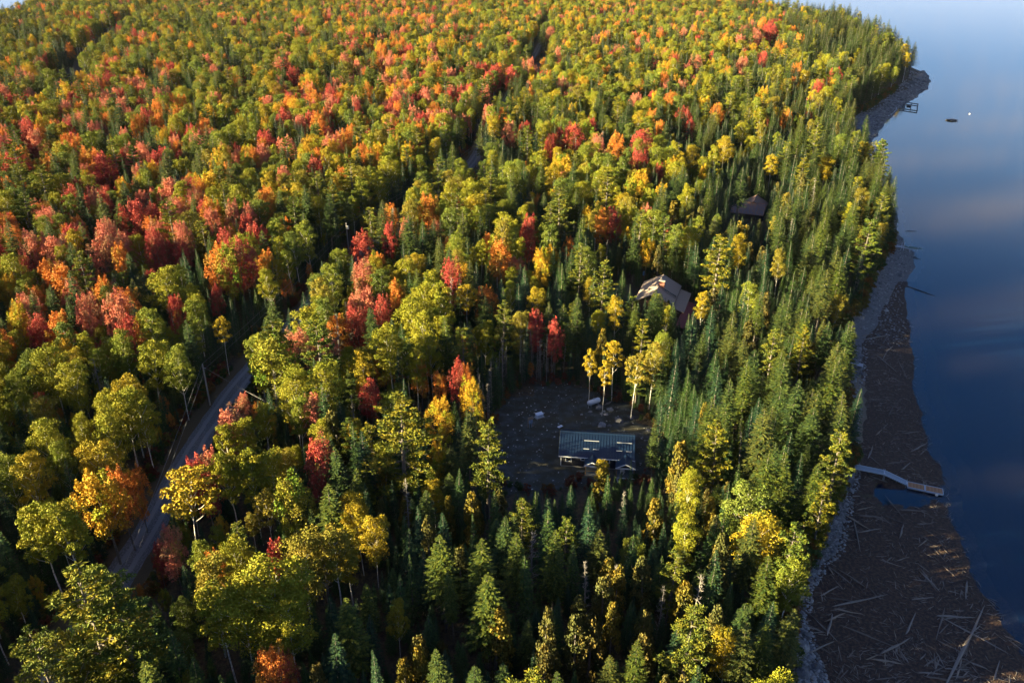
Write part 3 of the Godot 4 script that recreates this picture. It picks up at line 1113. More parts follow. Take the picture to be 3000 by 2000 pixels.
func build_kinds() -> void:
	var bark := textured(noise_tex(0.03, [[0.0, lin(0.05, 0.042, 0.036)], [0.6, lin(0.11, 0.095, 0.082)], [1.0, lin(0.19, 0.17, 0.155)]], 4, 256), 1.2, 0.95, null, 1.0, false)
	var white := textured(noise_tex(0.035, [[0.0, lin(0.08, 0.07, 0.06)], [0.32, lin(0.30, 0.28, 0.25)], [0.45, lin(0.62, 0.60, 0.56)], [1.0, lin(0.74, 0.72, 0.68)]], 9, 256), 1.6, 0.8, null, 1.0, false)
	var grey := textured(noise_tex(0.03, [[0.0, lin(0.08, 0.075, 0.07)], [1.0, lin(0.20, 0.19, 0.18)]], 6, 256), 1.0, 0.95, null, 1.0, false)
	var v := []
	for i in 5:
		var h: float = [12.0, 11.0, 13.0, 10.0, 12.0][i]
		var a := conifer(100 + i, h, [2.1, 1.85, 2.3, 2.15, 1.75][i], 0.06, 0.22, 0.46, 0.10 + 0.05 * i, Color(0.016, 0.041, 0.026), Color(0.038, 0.068, 0.024), 0.27, 0.15)
		v.append([a[0], a[1], h])
	make_kind("fir_tree", v, [Color(1, 1, 1), Color(0.85, 0.95, 1.0), Color(1.5, 1.3, 0.7), Color(1.2, 1.15, 0.75)], ["dark green", "blue green", "yellowish green", "fresh green"], bark, Color(0.25, 0.28, 0.15), 1.9, Vector2(8.5, 14.0))
	v = []
	for i in 5:
		var h: float = [16.0, 15.0, 17.0, 14.0, 16.0][i]
		var a := conifer(200 + i, h, [2.6, 2.3, 2.8, 2.55, 2.2][i], [0.30, 0.24, 0.36, 0.18, 0.40][i], 0.20, 0.50, 0.34, Color(0.023, 0.044, 0.015), Color(0.070, 0.090, 0.018), 0.38, 0.19, 18, 0.75)
		v.append([a[0], a[1], h])
	make_kind("spruce_tree", v, [Color(1, 1, 1), Color(1.25, 1.15, 0.8), Color(0.85, 0.95, 1.1), Color(1.35, 1.1, 1.1)], ["olive green", "yellow green", "deep green", "pale lichened"], bark, Color(0.25, 0.26, 0.12), 2.1, Vector2(11.0, 17.5))
	v = []
	for i in 4:
		var h: float = [20.0, 18.0, 19.0, 17.0][i]
		var a := pine(300 + i, h, [4.4, 3.6, 4.8, 3.2][i], [0.28, 0.36, 0.22, 0.40][i], [Color(0.098, 0.115, 0.015), Color(0.14, 0.136, 0.017), Color(0.066, 0.090, 0.018)], 0.30)
		v.append([a[0], a[1], h])
	make_kind("pine_tree", v, [Color(1, 1, 1), Color(1.25, 1.1, 0.8), Color(0.8, 0.95, 1.0)], ["light green", "golden green", "deep green"], bark, Color(0.3, 0.3, 0.12), 3.4, Vector2(15.0, 20.0))
	v = []
	for i in 3:
		var h: float = [10.0, 9.0, 11.0][i]
		var a := cedar(400 + i, h, [1.6, 1.5, 1.7][i], [Color(0.075, 0.075, 0.022), Color(0.10, 0.085, 0.022), Color(0.055, 0.062, 0.02)])
		v.append([a[0], a[1], h])
	make_kind("cedar_tree", v, [Color(1, 1, 1), Color(1.5, 1.25, 0.7), Color(1.0, 0.9, 0.9)], ["olive", "golden brown", "brownish"], bark, Color(0.25, 0.24, 0.1), 1.6, Vector2(8.0, 12.0))
	v = []
	for i in 5:
		var h: float = [14.0, 13.0, 15.0, 13.0, 14.0][i]
		var a := broadleaf(500 + i, h, [2.9, 2.6, 3.1, 2.3, 3.3][i], [0.42, 0.38, 0.45, 0.5, 0.36][i], 0.95, [40, 36, 42, 32, 46][i], 220, 0.115, [Color(1, 1, 1), Color(0.9, 1.0, 1.0), Color(1.12, 1.02, 0.9), Color(0.8, 0.92, 1.0)], 0.11)
		v.append([a[0], a[1], h])
	var bs := broadleaf(520, 13.0, 2.1, 0.60, 0.9, 24, 120, 0.135, [Color(1, 1, 1), Color(1.1, 1.0, 0.9)], 0.072)
	v.append([bs[0], bs[1], 13.0])
	make_kind("birch_tree", v, [Color(0.190, 0.182, 0.014), Color(0.140, 0.158, 0.018), Color(0.26, 0.195, 0.014), Color(0.185, 0.152, 0.020), Color(0.105, 0.132, 0.022)], ["yellow green", "lime green", "golden yellow", "ochre", "green leaved"], white, Color(0.36, 0.36, 0.16), 2.8, Vector2(11.0, 15.5))
	v = []
	for i in 5:
		var h: float = [13.0, 12.0, 14.0, 11.0, 13.0][i]
		var a := broadleaf(600 + i, h, [3.1, 2.7, 3.4, 2.9, 2.5][i], [0.30, 0.34, 0.28, 0.25, 0.36][i], 1.45, [34, 30, 38, 32, 30][i], 165, 0.132, [Color(1, 1, 1), Color(1.0, 1.35, 1.0), Color(0.95, 0.85, 0.95), Color(1.05, 1.7, 0.9), Color(0.62, 2.3, 0.8)], 0.16)
		v.append([a[0], a[1], h])
	make_kind("maple_tree", v, [Color(0.32, 0.052, 0.044), Color(0.42, 0.14, 0.095), Color(0.44, 0.155, 0.030), Color(0.38, 0.235, 0.018), Color(0.19, 0.185, 0.020)], ["crimson red", "salmon pink", "orange", "golden orange", "yellow green"], bark, Color(0.40, 0.33, 0.22), 3.0, Vector2(9.5, 14.5))
	v = []
	for i in 3:
		var h: float = [12.0, 10.0, 13.0][i]
		var a := snag(700 + i, h)
		v.append([a[0], a[1], h])
	var sv := v
	v = []
	for i in 3:
		var a := broadleaf(800 + i, 2.4, 1.15, 0.1, 1.0, 14, 60, 0.12, [Color(1, 1, 1), Color(0.85, 1.0, 1.0), Color(1.15, 1.0, 0.9)], 0.04)
		v.append([a[0], a[1], 2.4])
	make_kind("shrub", v, [Color(0.05, 0.075, 0.02), Color(0.12, 0.095, 0.02), Color(0.16, 0.075, 0.02), Color(0.14, 0.045, 0.025)], ["green", "olive", "rusty", "reddish"], bark, Color(0.35, 0.35, 0.15), 1.0, Vector2(1.2, 3.4))
	v = sv
	make_kind("dead_tree", v, [Color(0.24, 0.22, 0.2)], ["grey"], grey, Color(0, 0, 0), 1.2, Vector2(8.0, 13.0))

func heroes() -> void:
	# [kind, tint, u, v of the top, height, stretch]
	for a in [
		["pine_tree", 1, 1165, 1172, 19.5, 1.4, 2], ["pine_tree", 0, 1424, 1232, 17.0, 0.95, 1], ["pine_tree", 1, 241, 1680, 21.0, 1.3, 0], ["pine_tree", 2, 320, 1698, 19.5, 1.15], ["pine_tree", 0, 105, 1845, 17.0, 1.1],
		["pine_tree", 0, 803, 925, 18.0, 1.2, 0], ["maple_tree", 4, 790, 1003, 14.0, 1.15], ["pine_tree", 0, 1768, 762, 17.0, 1.0], ["pine_tree", 0, 1700, 712, 16.0, 0.85], ["pine_tree", 0, 1469, 882, 16.0, 0.8],
		["pine_tree", 0, 1357, 958, 15.0, 0.85], ["pine_tree", 1, 1884, 931, 13.0, 0.8], ["pine_tree", 1, 2112, 690, 18.5, 1.2, 3], ["birch_tree", 2, 2178, 692, 13.0, 0.8], ["birch_tree", 2, 2062, 862, 9.5, 0.95],
		["birch_tree", 0, 172, 1480, 15.0, 1.1], ["birch_tree", 0, 105, 1496, 14.5, 1.0], ["maple_tree", 3, 285, 1405, 14.0, 1.1], ["maple_tree", 2, 339, 1396, 12.5, 0.7], ["maple_tree", 2, 390, 1392, 10.0, 0.6],
		["birch_tree", 0, 348, 1145, 15.0, 1.15], ["birch_tree", 0, 310, 1200, 14.0, 1.0], ["birch_tree", 0, 400, 1165, 14.0, 0.9], ["birch_tree", 2, 280, 1310, 13.5, 1.2], ["birch_tree", 0, 425, 1008, 14.0, 1.0], ["birch_tree", 1, 510, 1021, 14.0, 0.85], ["birch_tree", 1, 353, 972, 14.0, 0.9], ["birch_tree", 0, 134, 1026, 14.0, 1.0], ["birch_tree", 0, 200, 1066, 14.0, 0.95], ["birch_tree", 0, 120, 1235, 13.0, 0.9],
		["birch_tree", 2, 528, 1391, 15.5, 1.42, 5], ["maple_tree", 0, 590, 1352, 13.0, 0.65], ["maple_tree", 1, 605, 1338, 13.0, 0.55], ["birch_tree", 0, 660, 1342, 13.5, 1.0], ["birch_tree", 0, 725, 1345, 13.5, 1.0], ["maple_tree", 0, 918, 1313, 13.0, 0.8], ["maple_tree", 1, 495, 1574, 9.5, 0.85], ["maple_tree", 0, 452, 1600, 7.5, 0.6],
		["birch_tree", 0, 768, 1667, 16.5, 1.3], ["birch_tree", 0, 692, 1704, 15.0, 1.1], ["birch_tree", 0, 638, 1740, 14.0, 1.0], ["birch_tree", 3, 603, 1655, 14.0, 1.0], ["birch_tree", 0, 830, 1735, 14.0, 1.0], ["maple_tree", 0, 803, 1613, 12.0, 0.6], ["birch_tree", 3, 875, 1580, 14.0, 0.95], ["birch_tree", 3, 973, 1552, 14.0, 1.0], ["birch_tree", 0, 690, 1585, 13.0, 0.8],
		["maple_tree", 2, 786, 1912, 10.0, 0.9], ["maple_tree", 0, 830, 1920, 9.0, 0.6], ["maple_tree", 2, 640, 1625, 10.0, 0.7], ["birch_tree", 2, 1045, 1482, 11.5, 0.8], ["birch_tree", 2, 1090, 1520, 11.5, 0.85], ["birch_tree", 2, 1010, 1555, 12.0, 0.95], ["birch_tree", 2, 1160, 1770, 9.0, 0.7],
		["maple_tree", 4, 845, 1430, 13.0, 0.9], ["birch_tree", 3, 773, 1450, 12.5, 0.81, 5], ["pine_tree", 0, 682, 1533, 12.5, 0.8],
		["spruce_tree", 1, 1295, 1577, 14.5, 1.35], ["spruce_tree", 1, 1397, 1582, 14.5, 1.35], ["spruce_tree", 1, 1430, 1670, 15.0, 1.35], ["spruce_tree", 1, 1518, 1568, 14.0, 1.15], ["spruce_tree", 1, 1625, 1552, 13.0, 1.0], ["spruce_tree", 1, 1322, 1668, 12.0, 0.85],
		["fir_tree", 2, 1540, 1620, 12.0, 0.9], ["cedar_tree", 1, 1805, 1655, 10.5, 0.9], ["cedar_tree", 1, 1795, 1770, 10.0, 0.9], ["cedar_tree", 0, 1690, 1800, 11.0, 1.1], ["cedar_tree", 2, 1732, 1815, 10.5, 1.1], ["cedar_tree", 1, 1450, 1785, 10.5, 1.3], ["cedar_tree", 0, 1770, 1690, 10.5, 1.1], ["cedar_tree", 0, 1895, 1640, 10.5, 1.1],
		["birch_tree", 2, 1767, 1352, 7.0, 0.85], ["cedar_tree", 1, 1768, 1365, 8.0, 1.1], ["fir_tree", 3, 1848, 1349, 8.5, 0.75], ["fir_tree", 3, 1785, 1385, 9.5, 1.0], ["fir_tree", 3, 1852, 1415, 6.5, 0.8], ["fir_tree", 3, 1875, 1420, 7.0, 0.8], ["fir_tree", 1, 1672, 1420, 8.0, 1.1], ["fir_tree", 1, 1830, 1455, 9.0, 0.9],
		["birch_tree", 2, 1732, 1030, 11.5, 0.74, 5], ["birch_tree", 2, 1772, 1066, 10.5, 0.81, 5], ["birch_tree", 2, 1803, 1004, 12.0, 1.01, 5], ["birch_tree", 3, 1862, 1044, 12.5, 1.08, 5], ["maple_tree", 0, 1580, 924, 12.5, 0.65], ["maple_tree", 0, 1628, 950, 11.5, 0.65], ["maple_tree", 0, 1342, 1068, 11.0, 0.65], ["maple_tree", 2, 1368, 1080, 10.5, 0.55],
		["birch_tree", 0, 1260, 990, 13.0, 0.8], ["birch_tree", 0, 1215, 1020, 12.5, 0.85], ["maple_tree", 2, 1232, 1072, 9.0, 0.8], ["maple_tree", 2, 1288, 1100, 8.5, 0.7], ["maple_tree", 0, 1080, 1130, 9.0, 1.0], ["maple_tree", 2, 1118, 1030, 10.0, 0.7], ["maple_tree", 3, 1285, 1185, 10.0, 1.0],
		["maple_tree", 2, 1464, 717, 13.0, 0.95], ["maple_tree", 0, 1549, 665, 13.0, 0.6], ["maple_tree", 3, 1590, 745, 12.0, 0.7], ["maple_tree", 0, 1107, 882, 12.0, 0.65], ["maple_tree", 0, 1040, 915, 11.0, 0.9], ["maple_tree", 1, 1058, 777, 12.5, 0.9], ["maple_tree", 0, 1135, 665, 12.5, 0.75], ["maple_tree", 0, 1055, 697, 12.0, 0.9], ["maple_tree", 2, 985, 936, 10.0, 0.85], ["maple_tree", 1, 1050, 860, 12.0, 0.9], ["maple_tree", 2, 1165, 832, 11.0, 0.7], ["spruce_tree", 2, 1092, 902, 14.0, 1.35],
		["spruce_tree", 3, 1609, 884, 15.0, 1.0], ["spruce_tree", 1, 1650, 888, 14.5, 1.1], ["spruce_tree", 0, 1697, 862, 15.0, 1.1], ["birch_tree", 2, 1808, 870, 11.5, 0.8], ["birch_tree", 2, 1575, 845, 11.5, 0.9], ["birch_tree", 2, 1365, 838, 12.5, 1.15, 5],
		["maple_tree", 2, 625, 732, 14.5, 0.9], ["maple_tree", 0, 690, 722, 15.0, 1.2], ["maple_tree", 4, 660, 735, 15.0, 0.8], ["maple_tree", 0, 630, 850, 9.0, 0.8], ["birch_tree", 0, 475, 792, 15.0, 1.25], ["maple_tree", 0, 370, 945, 12.0, 0.8], ["maple_tree", 0, 508, 877, 11.0, 0.7], ["maple_tree", 1, 330, 875, 13.0, 0.9], ["maple_tree", 1, 245, 885, 12.0, 0.8], ["birch_tree", 2, 642, 932, 12.0, 0.88, 5], ["maple_tree", 1, 705, 1165, 6.5, 0.95], ["maple_tree", 1, 660, 1225, 11.0, 1.0], ["birch_tree", 0, 770, 1196, 10.5, 0.95], ["birch_tree", 1, 868, 1178, 12.0, 0.9], ["birch_tree", 0, 710, 1232, 11.0, 1.0], ["birch_tree", 0, 655, 1250, 11.0, 0.9],
		["maple_tree", 1, 95, 692, 13.0, 0.9], ["maple_tree", 0, 110, 940, 11.0, 0.9], ["maple_tree", 1, 290, 700, 13.0, 1.1], ["maple_tree", 0, 450, 690, 13.0, 0.8], ["maple_tree", 0, 385, 600, 13.5, 1.1], ["maple_tree", 0, 300, 460, 14.0, 1.1], ["maple_tree", 1, 100, 390, 14.0, 1.2], ["maple_tree", 0, 860, 205, 14.0, 1.2], ["maple_tree", 0, 1680, 375, 14.0, 1.3], ["maple_tree", 0, 1620, 405, 12.0, 0.9], ["maple_tree", 2, 1810, 402, 13.0, 1.0], ["maple_tree", 1, 1490, 365, 13.0, 1.2], ["maple_tree", 0, 1480, 40, 15.0, 1.0], ["maple_tree", 0, 2260, 75, 16.0, 1.6], ["maple_tree", 1, 2225, 100, 14.0, 1.3], ["maple_tree", 0, 1795, 620, 12.0, 0.9], ["maple_tree", 2, 1765, 625, 12.0, 0.9], ["pine_tree", 0, 1548, 370, 17.0, 0.9], ["pine_tree", 0, 2330, 5, 22.0, 1.2], ["pine_tree", 0, 2155, 5, 20.0, 1.0], ["pine_tree", 1, 2470, 25, 20.0, 1.0], ["pine_tree", 2, 55, 552, 17.0, 1.3],
		["spruce_tree", 1, 1590, 470, 16.0, 1.2], ["birch_tree", 2, 2035, 430, 13.0, 1.1], ["birch_tree", 2, 2125, 405, 13.0, 1.1], ["birch_tree", 2, 2265, 460, 12.0, 1.2], ["birch_tree", 2, 2425, 460, 11.0, 1.1], ["birch_tree", 0, 2180, 360, 13.0, 1.2],
		["birch_tree", 0, 2025, 1390, 12.0, 0.7], ["birch_tree", 0, 2020, 1512, 12.0, 0.85], ["birch_tree", 2, 2140, 1865, 9.5, 0.75], ["spruce_tree", 1, 2245, 1322, 15.0, 1.2], ["spruce_tree", 1, 2290, 1330, 15.0, 1.2], ["spruce_tree", 1, 2392, 1350, 14.5, 1.2], ["pine_tree", 0, 2475, 1265, 16.0, 0.9], ["pine_tree", 1, 2425, 1408, 13.5, 0.85], ["spruce_tree", 3, 2208, 1512, 15.0, 1.1], ["spruce_tree", 1, 2250, 1825, 12.0, 1.0], ["spruce_tree", 3, 2190, 1830, 13.0, 1.0], ["spruce_tree", 1, 1870, 1886, 12.0, 1.1], ["pine_tree", 1, 2115, 1235, 14.0, 0.9], ["pine_tree", 1, 2360, 965, 14.0, 0.8], ["spruce_tree", 0, 2140, 1110, 14.0, 1.0], ["birch_tree", 3, 2290, 735, 12.0, 0.7], ["birch_tree", 3, 2460, 865, 9.0, 0.9], ["spruce_tree", 1, 2470, 755, 14.0, 1.1], ["spruce_tree", 1, 2230, 850, 15.0, 1.0], ["spruce_tree", 0, 1925, 1235, 13.0, 0.8], ["spruce_tree", 2, 1915, 848, 14.0, 1.3], ["spruce_tree", 2, 1940, 862, 13.0, 1.1], ["spruce_tree", 2, 1980, 885, 11.5, 1.0],
		["dead_tree", 0, 1770, 380, 14.0, 1.0], ["dead_tree", 0, 300, 1340, 12.0, 1.0], ["dead_tree", 0, 1724, 1640, 11.0, 0.9], ["dead_tree", 0, 1010, 880, 11.0, 1.3], ["dead_tree", 0, 2395, 520, 13.0, 1.0], ["dead_tree", 0, 2182, 1265, 10.0, 0.8], ["dead_tree", 0, 940, 1600, 9.0, 1.4], ["dead_tree", 0, 265, 1050, 11.0, 1.3]]:
		hero(a[0], a[1], a[2], a[3], a[4], a[5], a[6] if a.size() > 6 else -1)

func brush() -> void:
	rng.seed = 555
	# low bushes on the bank, the road verge and the rim of the clearing
	for i in 900:
		var z := -58.0 - 420.0 * pow(rng.randf(), 1.8)
		var x := xb(z) - rng.randf_range(-0.3, 1.8)
		put_tree("shrub", [0, 0, 1, 1, 2][rng.randi() % 5], x, z, rng.randf_range(1.2, 3.4), 0.6, rng.randf_range(0.8, 1.2))
	for i in 700:
		var k := rng.randi() % (road_pts.size() - 4)
		var p := road_pts[k].lerp(road_pts[k + 1], rng.randf())
		var side := -1.0 if rng.randf() < 0.5 else 1.0
		put_tree("shrub", [0, 1, 2, 3, 3][rng.randi() % 5], p.x + side * rng.randf_range(3.4, 6.0), p.y, rng.randf_range(0.7, 2.2), 0.5, rng.randf_range(0.8, 1.3))
	for i in 150:
		var k := rng.randi() % clearing.size()
		var p := clearing[k].lerp(clearing[(k + 1) % clearing.size()], rng.randf())
		p += (p - Vector2(9, -119)).normalized() * rng.randf_range(-1.2, 1.5)
		put_tree("shrub", [0, 2, 3, 3][rng.randi() % 4], p.x, p.y, rng.randf_range(0.5, 1.5), 0.4, 1.1)
	# dead poles in the shaded edge of the clearing
	for i in 40:
		var k := rng.randi() % 4
		var p := clearing[k].lerp(clearing[k + 1], rng.randf())
		p += (p - Vector2(9, -119)).normalized() * rng.randf_range(0.3, 4.0)
		put_tree("dead_tree", 0, p.x, p.y, rng.randf_range(6.0, 11.0), 0.3, 0.7)
	for i in 60:
		var z := -70.0 - 300.0 * rng.randf()
		var x := rng.randf_range(-0.5 * absf(z) - 20.0, xb(z) - 2.0)
		if free_of_trees(x, z, 0.8): put_tree("dead_tree", 0, x, z, rng.randf_range(8.0, 13.0), 0.3)

# ---------------------------------------------------------------- built things
func rod(a: Vector3, b: Vector3, r: float, sides := 6, r2 := -1.0) -> ArrayMesh:
	return join_tubes([tube(PackedVector3Array([a, b]), PackedFloat32Array([r, r if r2 < 0 else r2]), sides)])

func gable_wall(w: float, h: float, x: float, z0: float, z1: float, ridge: float) -> ArrayMesh:
	# five-sided end wall in the plane x, thickness w towards +x
	var p := [Vector2(z0, 0), Vector2(z1, 0), Vector2(z1, h), Vector2((z0 + z1) * 0.5, ridge), Vector2(z0, h)]
	var st := SurfaceTool.new()
	st.begin(Mesh.PRIMITIVE_TRIANGLES)
	for xx in [x, x + w]:
		for t in [[0, 1, 2], [0, 2, 4], [4, 2, 3]]:
			for k in t: st.add_vertex(Vector3(xx, p[k].y, p[k].x))
	for i in 5:
		var j := (i + 1) % 5
		var a := Vector3(x, p[i].y, p[i].x)
		var b := Vector3(x, p[j].y, p[j].x)
		var o := Vector3(w, 0, 0)
		for q in [a, b, b + o, a, b + o, a + o]: st.add_vertex(q)
	return st.commit()

func window(parent: Node, called: String, at: Vector3, w: float, h: float, trim: Material, glass: Material, depth := 0.09) -> Node3D:
	# a framed pane standing proud of a wall that faces +z
	var o := Node3D.new()
	o.name = called
	parent.add_child(o, true)
	o.position = at
	part("pane", boxm(w, h, 0.03), glass, o, Vector3(0, 0, 0.02))
	for s in [-1.0, 1.0]:
		part("frame", boxm(0.09, h + 0.18, depth), trim, o, Vector3(s * (w * 0.5 + 0.045), 0, 0.03))
		part("frame", boxm(w - 0.004, 0.09, depth), trim, o, Vector3(0, s * (h * 0.5 + 0.045), 0.03))
	return o

func navy_house() -> void:
	var roofm := flat(0.006, 0.018, 0.044, 0.35, 0.2)
	var wall := textured(noise_tex(0.02, [[0.0, lin(0.010, 0.011, 0.016)], [1.0, lin(0.022, 0.023, 0.030)]], 51, 256), 2.0, 0.7, null, 1.0, false)
	var trim := flat(0.78, 0.80, 0.82, 0.5)
	var conc := textured(noise_tex(0.05, [[0.0, lin(0.16, 0.16, 0.155)], [1.0, lin(0.30, 0.30, 0.29)]], 52, 256), 1.5, 0.95, null, 1.0, false)
	var cedarw := textured(noise_tex(0.03, [[0.0, lin(0.13, 0.075, 0.03)], [1.0, lin(0.26, 0.16, 0.07)]], 53, 256), 0.8, 0.8, null, 1.0, false)
	var deckm := textured(noise_tex(0.03, [[0.0, lin(0.07, 0.085, 0.095)], [1.0, lin(0.12, 0.14, 0.15)]], 54, 256), 1.0, 0.8, null, 1.0, false)
	var glass := flat(0.006, 0.008, 0.012, 0.06)
	var guard := flat(0.55, 0.57, 0.6, 0.35, 0.4)
	var h := thing("navy_house", "long navy metal roofed house with white trim in gravel clearing", "house", Vector3(7.8, 2.62, -110.1), deg_to_rad(-6.6))
	var L := 11.4
	var D := 7.0
	part("foundation", boxm(L - 0.1, 0.5, D - 0.1), conc, h, Vector3(L * 0.5, 0.05, -D * 0.5))
	part("wall", boxm(L, 2.1, 0.16), wall, h, Vector3(L * 0.5, 1.35, -0.08))
	part("wall", boxm(L, 2.1, 0.16), wall, h, Vector3(L * 0.5, 1.35, -D + 0.08))
	for x in [0.0, L - 0.16]:
		var g := part("gable_wall", gable_wall(0.16, 2.1, x, -D + 0.17, -0.17, 4.05), wall, h, Vector3(0, 0.3, 0))
	# lapped boards on the front wall
	var clap := flat(0.016, 0.017, 0.023, 0.6)
	for i in 11:
		var bd := part("clapboard", boxm(L - 0.2, 0.17, 0.03), clap, h, Vector3(L * 0.5, 0.40 + i * 0.18, 0.012))
		bd.rotation.x = -0.09
	# corner boards
	for x in [0.05, L - 0.05]:
		part("corner_board", boxm(0.12, 2.08, 0.12), trim, h, Vector3(x, 1.35, 0.02))
	# roof
	var e := Vector3(-0.35, 2.36, 0.45)
	var r := Vector3(-0.35, 4.52, -D * 0.5)
	var bk := Vector3(-0.35, 2.36, -D - 0.45)
	var ln := Vector3(12.1, 0, 0)
	var roof := Node3D.new()
	roof.name = "roof"
	h.add_child(roof, true)
	part("front_slope", slab(e, e + ln, r + ln, r, 0.12), roofm, roof)
	part("back_slope", slab(bk, bk + ln, r + ln, r, 0.12), roofm, roof)
	part("ridge_cap", slab(r + Vector3(0, 0.05, 0.22) - Vector3(0, 0.12, 0), r + ln + Vector3(0, 0.05, 0.22) - Vector3(0, 0.12, 0), r + ln + Vector3(0, 0.06, 0), r + Vector3(0, 0.06, 0), 0.03), roofm, roof)
	var n := (r - e).cross(ln).normalized()
	if n.y < 0: n = -n
	for i in 27:
		var x := 0.12 + i * 11.86 / 26.0
		part("roof_rib", beam(e + Vector3(x, 0, 0) + n * 0.03, r + Vector3(x, 0, 0) + n * 0.03, 0.09, 0.08), roofm, roof)
		part("roof_rib", beam(bk + Vector3(x, 0, 0) + Vector3(0, 0.03, 0), r + Vector3(x, 0.03, 0), 0.05, 0.05), roofm, roof)
	part("fascia", boxm(12.1, 0.16, 0.04), trim, h, Vector3(5.7, 2.24, 0.46))
	for x in [-0.37, 11.77]:
		for s in [[e, r], [bk, r]]:
			part("rake_board", beam(Vector3(x, s[0].y - 0.13, s[0].z), Vector3(x, s[1].y - 0.13, s[1].z), 0.04, 0.16), wall, h)
	# snow guards
	for g in [[3.95, 6.35, 0.66], [9.2, 11.6, 0.66], [3.9, 4.8, 0.33], [5.45, 6.35, 0.33], [9.15, 10.05, 0.33], [10.7, 11.6, 0.33]]:
		var c := e.lerp(r, g[2]) + n * 0.09
		part("snow_guard", beam(Vector3(g[0] - 0.35, c.y, c.z), Vector3(g[1] - 0.35, c.y, c.z), 0.07, 0.07), guard, roof)
	# windows: width, sill to head
	window(h, "window", Vector3(1.25, 1.62, 0.03), 0.78, 0.85, trim, glass)
	window(h, "window", Vector3(3.55, 1.80, 0.03), 0.52, 0.5, trim, glass)
	window(h, "window", Vector3(7.35, 1.66, 0.03), 0.75, 0.62, trim, glass)
	# two gabled porches
	for p in [[3.95, 6.25, 2.05], [8.85, 11.75, 2.15]]:
		var x0: float = p[0]
		var x1: float = p[1]
		var zf: float = p[2]
		var mid := (x0 + x1) * 0.5
		var ph := (x1 - x0) * 0.27
		var po := Node3D.new()
		po.name = "porch"
		h.add_child(po, true)
		var ye := 2.02
		var back := -2.0
		part("porch_roof", slab(Vector3(x0 - 0.12, ye, zf + 0.2), Vector3(mid, ye + ph + 0.06, zf + 0.2), Vector3(mid, ye + ph + 0.06, back + 0.8), Vector3(x0 - 0.12, ye, -0.2), 0.08), roofm, po)
		part("porch_roof", slab(Vector3(x1 + 0.12, ye, zf + 0.2), Vector3(mid, ye + ph + 0.06, zf + 0.2), Vector3(mid, ye + ph + 0.06, back + 0.8), Vector3(x1 + 0.12, ye, -0.2), 0.08), roofm, po)
		for k in 5:
			for sgn in [-1.0, 1.0]:
				var zz := zf + 0.05 - k * 0.5
				part("roof_rib", beam(Vector3(mid + sgn * ((x1 - x0) * 0.5 + 0.1), ye + 0.03, zz), Vector3(mid + sgn * 0.05, ye + ph + 0.07, zz), 0.04, 0.04), roofm, po)
		part("gable_trim", beam(Vector3(x0 - 0.14, ye - 0.06, zf + 0.23), Vector3(mid, ye + ph, zf + 0.23), 0.05, 0.15), trim, po)
		part("gable_trim", beam(Vector3(x1 + 0.14, ye - 0.06, zf + 0.23), Vector3(mid, ye + ph, zf + 0.23), 0.05, 0.15), trim, po)
		part("header", boxm(x1 - x0, 0.2, 0.14), trim, po, Vector3(mid, ye - 0.12, zf + 0.05))
		part("gable_panel", slab(Vector3(x0 + 0.1, ye - 0.02, zf), Vector3(x1 - 0.1, ye - 0.02, zf), Vector3(mid + 0.05, ye + ph - 0.1, zf), Vector3(mid - 0.05, ye + ph - 0.1, zf), 0.05), wall, po)
		for x in [x0 + 0.1, x1 - 0.1]:
			part("post", boxm(0.14, 2.0, 0.14), cedarw, po, Vector3(x, 0.9, zf))
		part("deck", boxm(x1 - x0, 0.1, zf), deckm, po, Vector3(mid, 0.22, zf * 0.5 + 0.02))
		part("deck_skirt", boxm(x1 - x0, 0.16, 0.05), trim if x0 > 8.0 else conc, po, Vector3(mid, 0.1, zf + 0.05))
		if x0 < 8.0:
			part("railing", beam(Vector3(x0 + 0.2, 0.95, zf), Vector3(x1 - 0.2, 0.95, zf), 0.08, 0.08), cedarw, po)
			window(po, "door", Vector3(mid + 0.1, 1.2, 0.04), 0.8, 1.7, trim, glass)
			for k in 3:
				part("step", boxm(1.0, 0.08, 0.3), deckm, po, Vector3(x0 - 0.5 - k * 0.28, 0.2 - k * 0.12, zf * 0.5 + 0.1))
		else:
			window(po, "window", Vector3(mid, 1.4, 0.04), 1.2, 0.9, trim, glass)
			part("stair_stringer", beam(Vector3(x0 - 0.05, 0.2, zf - 0.4), Vector3(x0 + 0.9, -0.1, zf + 2.6), 0.25, 0.1), conc, po)
	# rocking chair on the wider porch
	var ch := thing("porch_chair", "white rocking chair on the porch of the navy house", "chair", h.transform * Vector3(9.9, 0.28, 1.05), deg_to_rad(-30))
	part("seat", boxm(0.5, 0.05, 0.5), trim, ch, Vector3(0, 0.42, 0))
	for k in 5:
		var sl := part("back_slat", boxm(0.07, 0.7, 0.025), trim, ch, Vector3(-0.2 + k * 0.1, 0.8, -0.3))
		sl.rotation.x = -0.2
	for x in [-0.24, 0.24]:
		part("rocker", beam(Vector3(x, 0.03, -0.5), Vector3(x, 0.03, 0.45), 0.04, 0.06), trim, ch)
		part("leg", boxm(0.05, 0.6, 0.05), trim, ch, Vector3(x, 0.33, 0.2))
		part("leg", boxm(0.05, 0.5, 0.05), trim, ch, Vector3(x, 0.28, -0.2))
		part("armrest", boxm(0.07, 0.03, 0.55), trim, ch, Vector3(x, 0.64, -0.02))

func brick_mesh() -> ArrayMesh:
	return slab(Vector3(-0.15, 0.05, 0.02), Vector3(0.15, 0.05, 0.02), Vector3(0.15, 0.05, -0.05), Vector3(-0.15, 0.05, -0.05), 0.1)

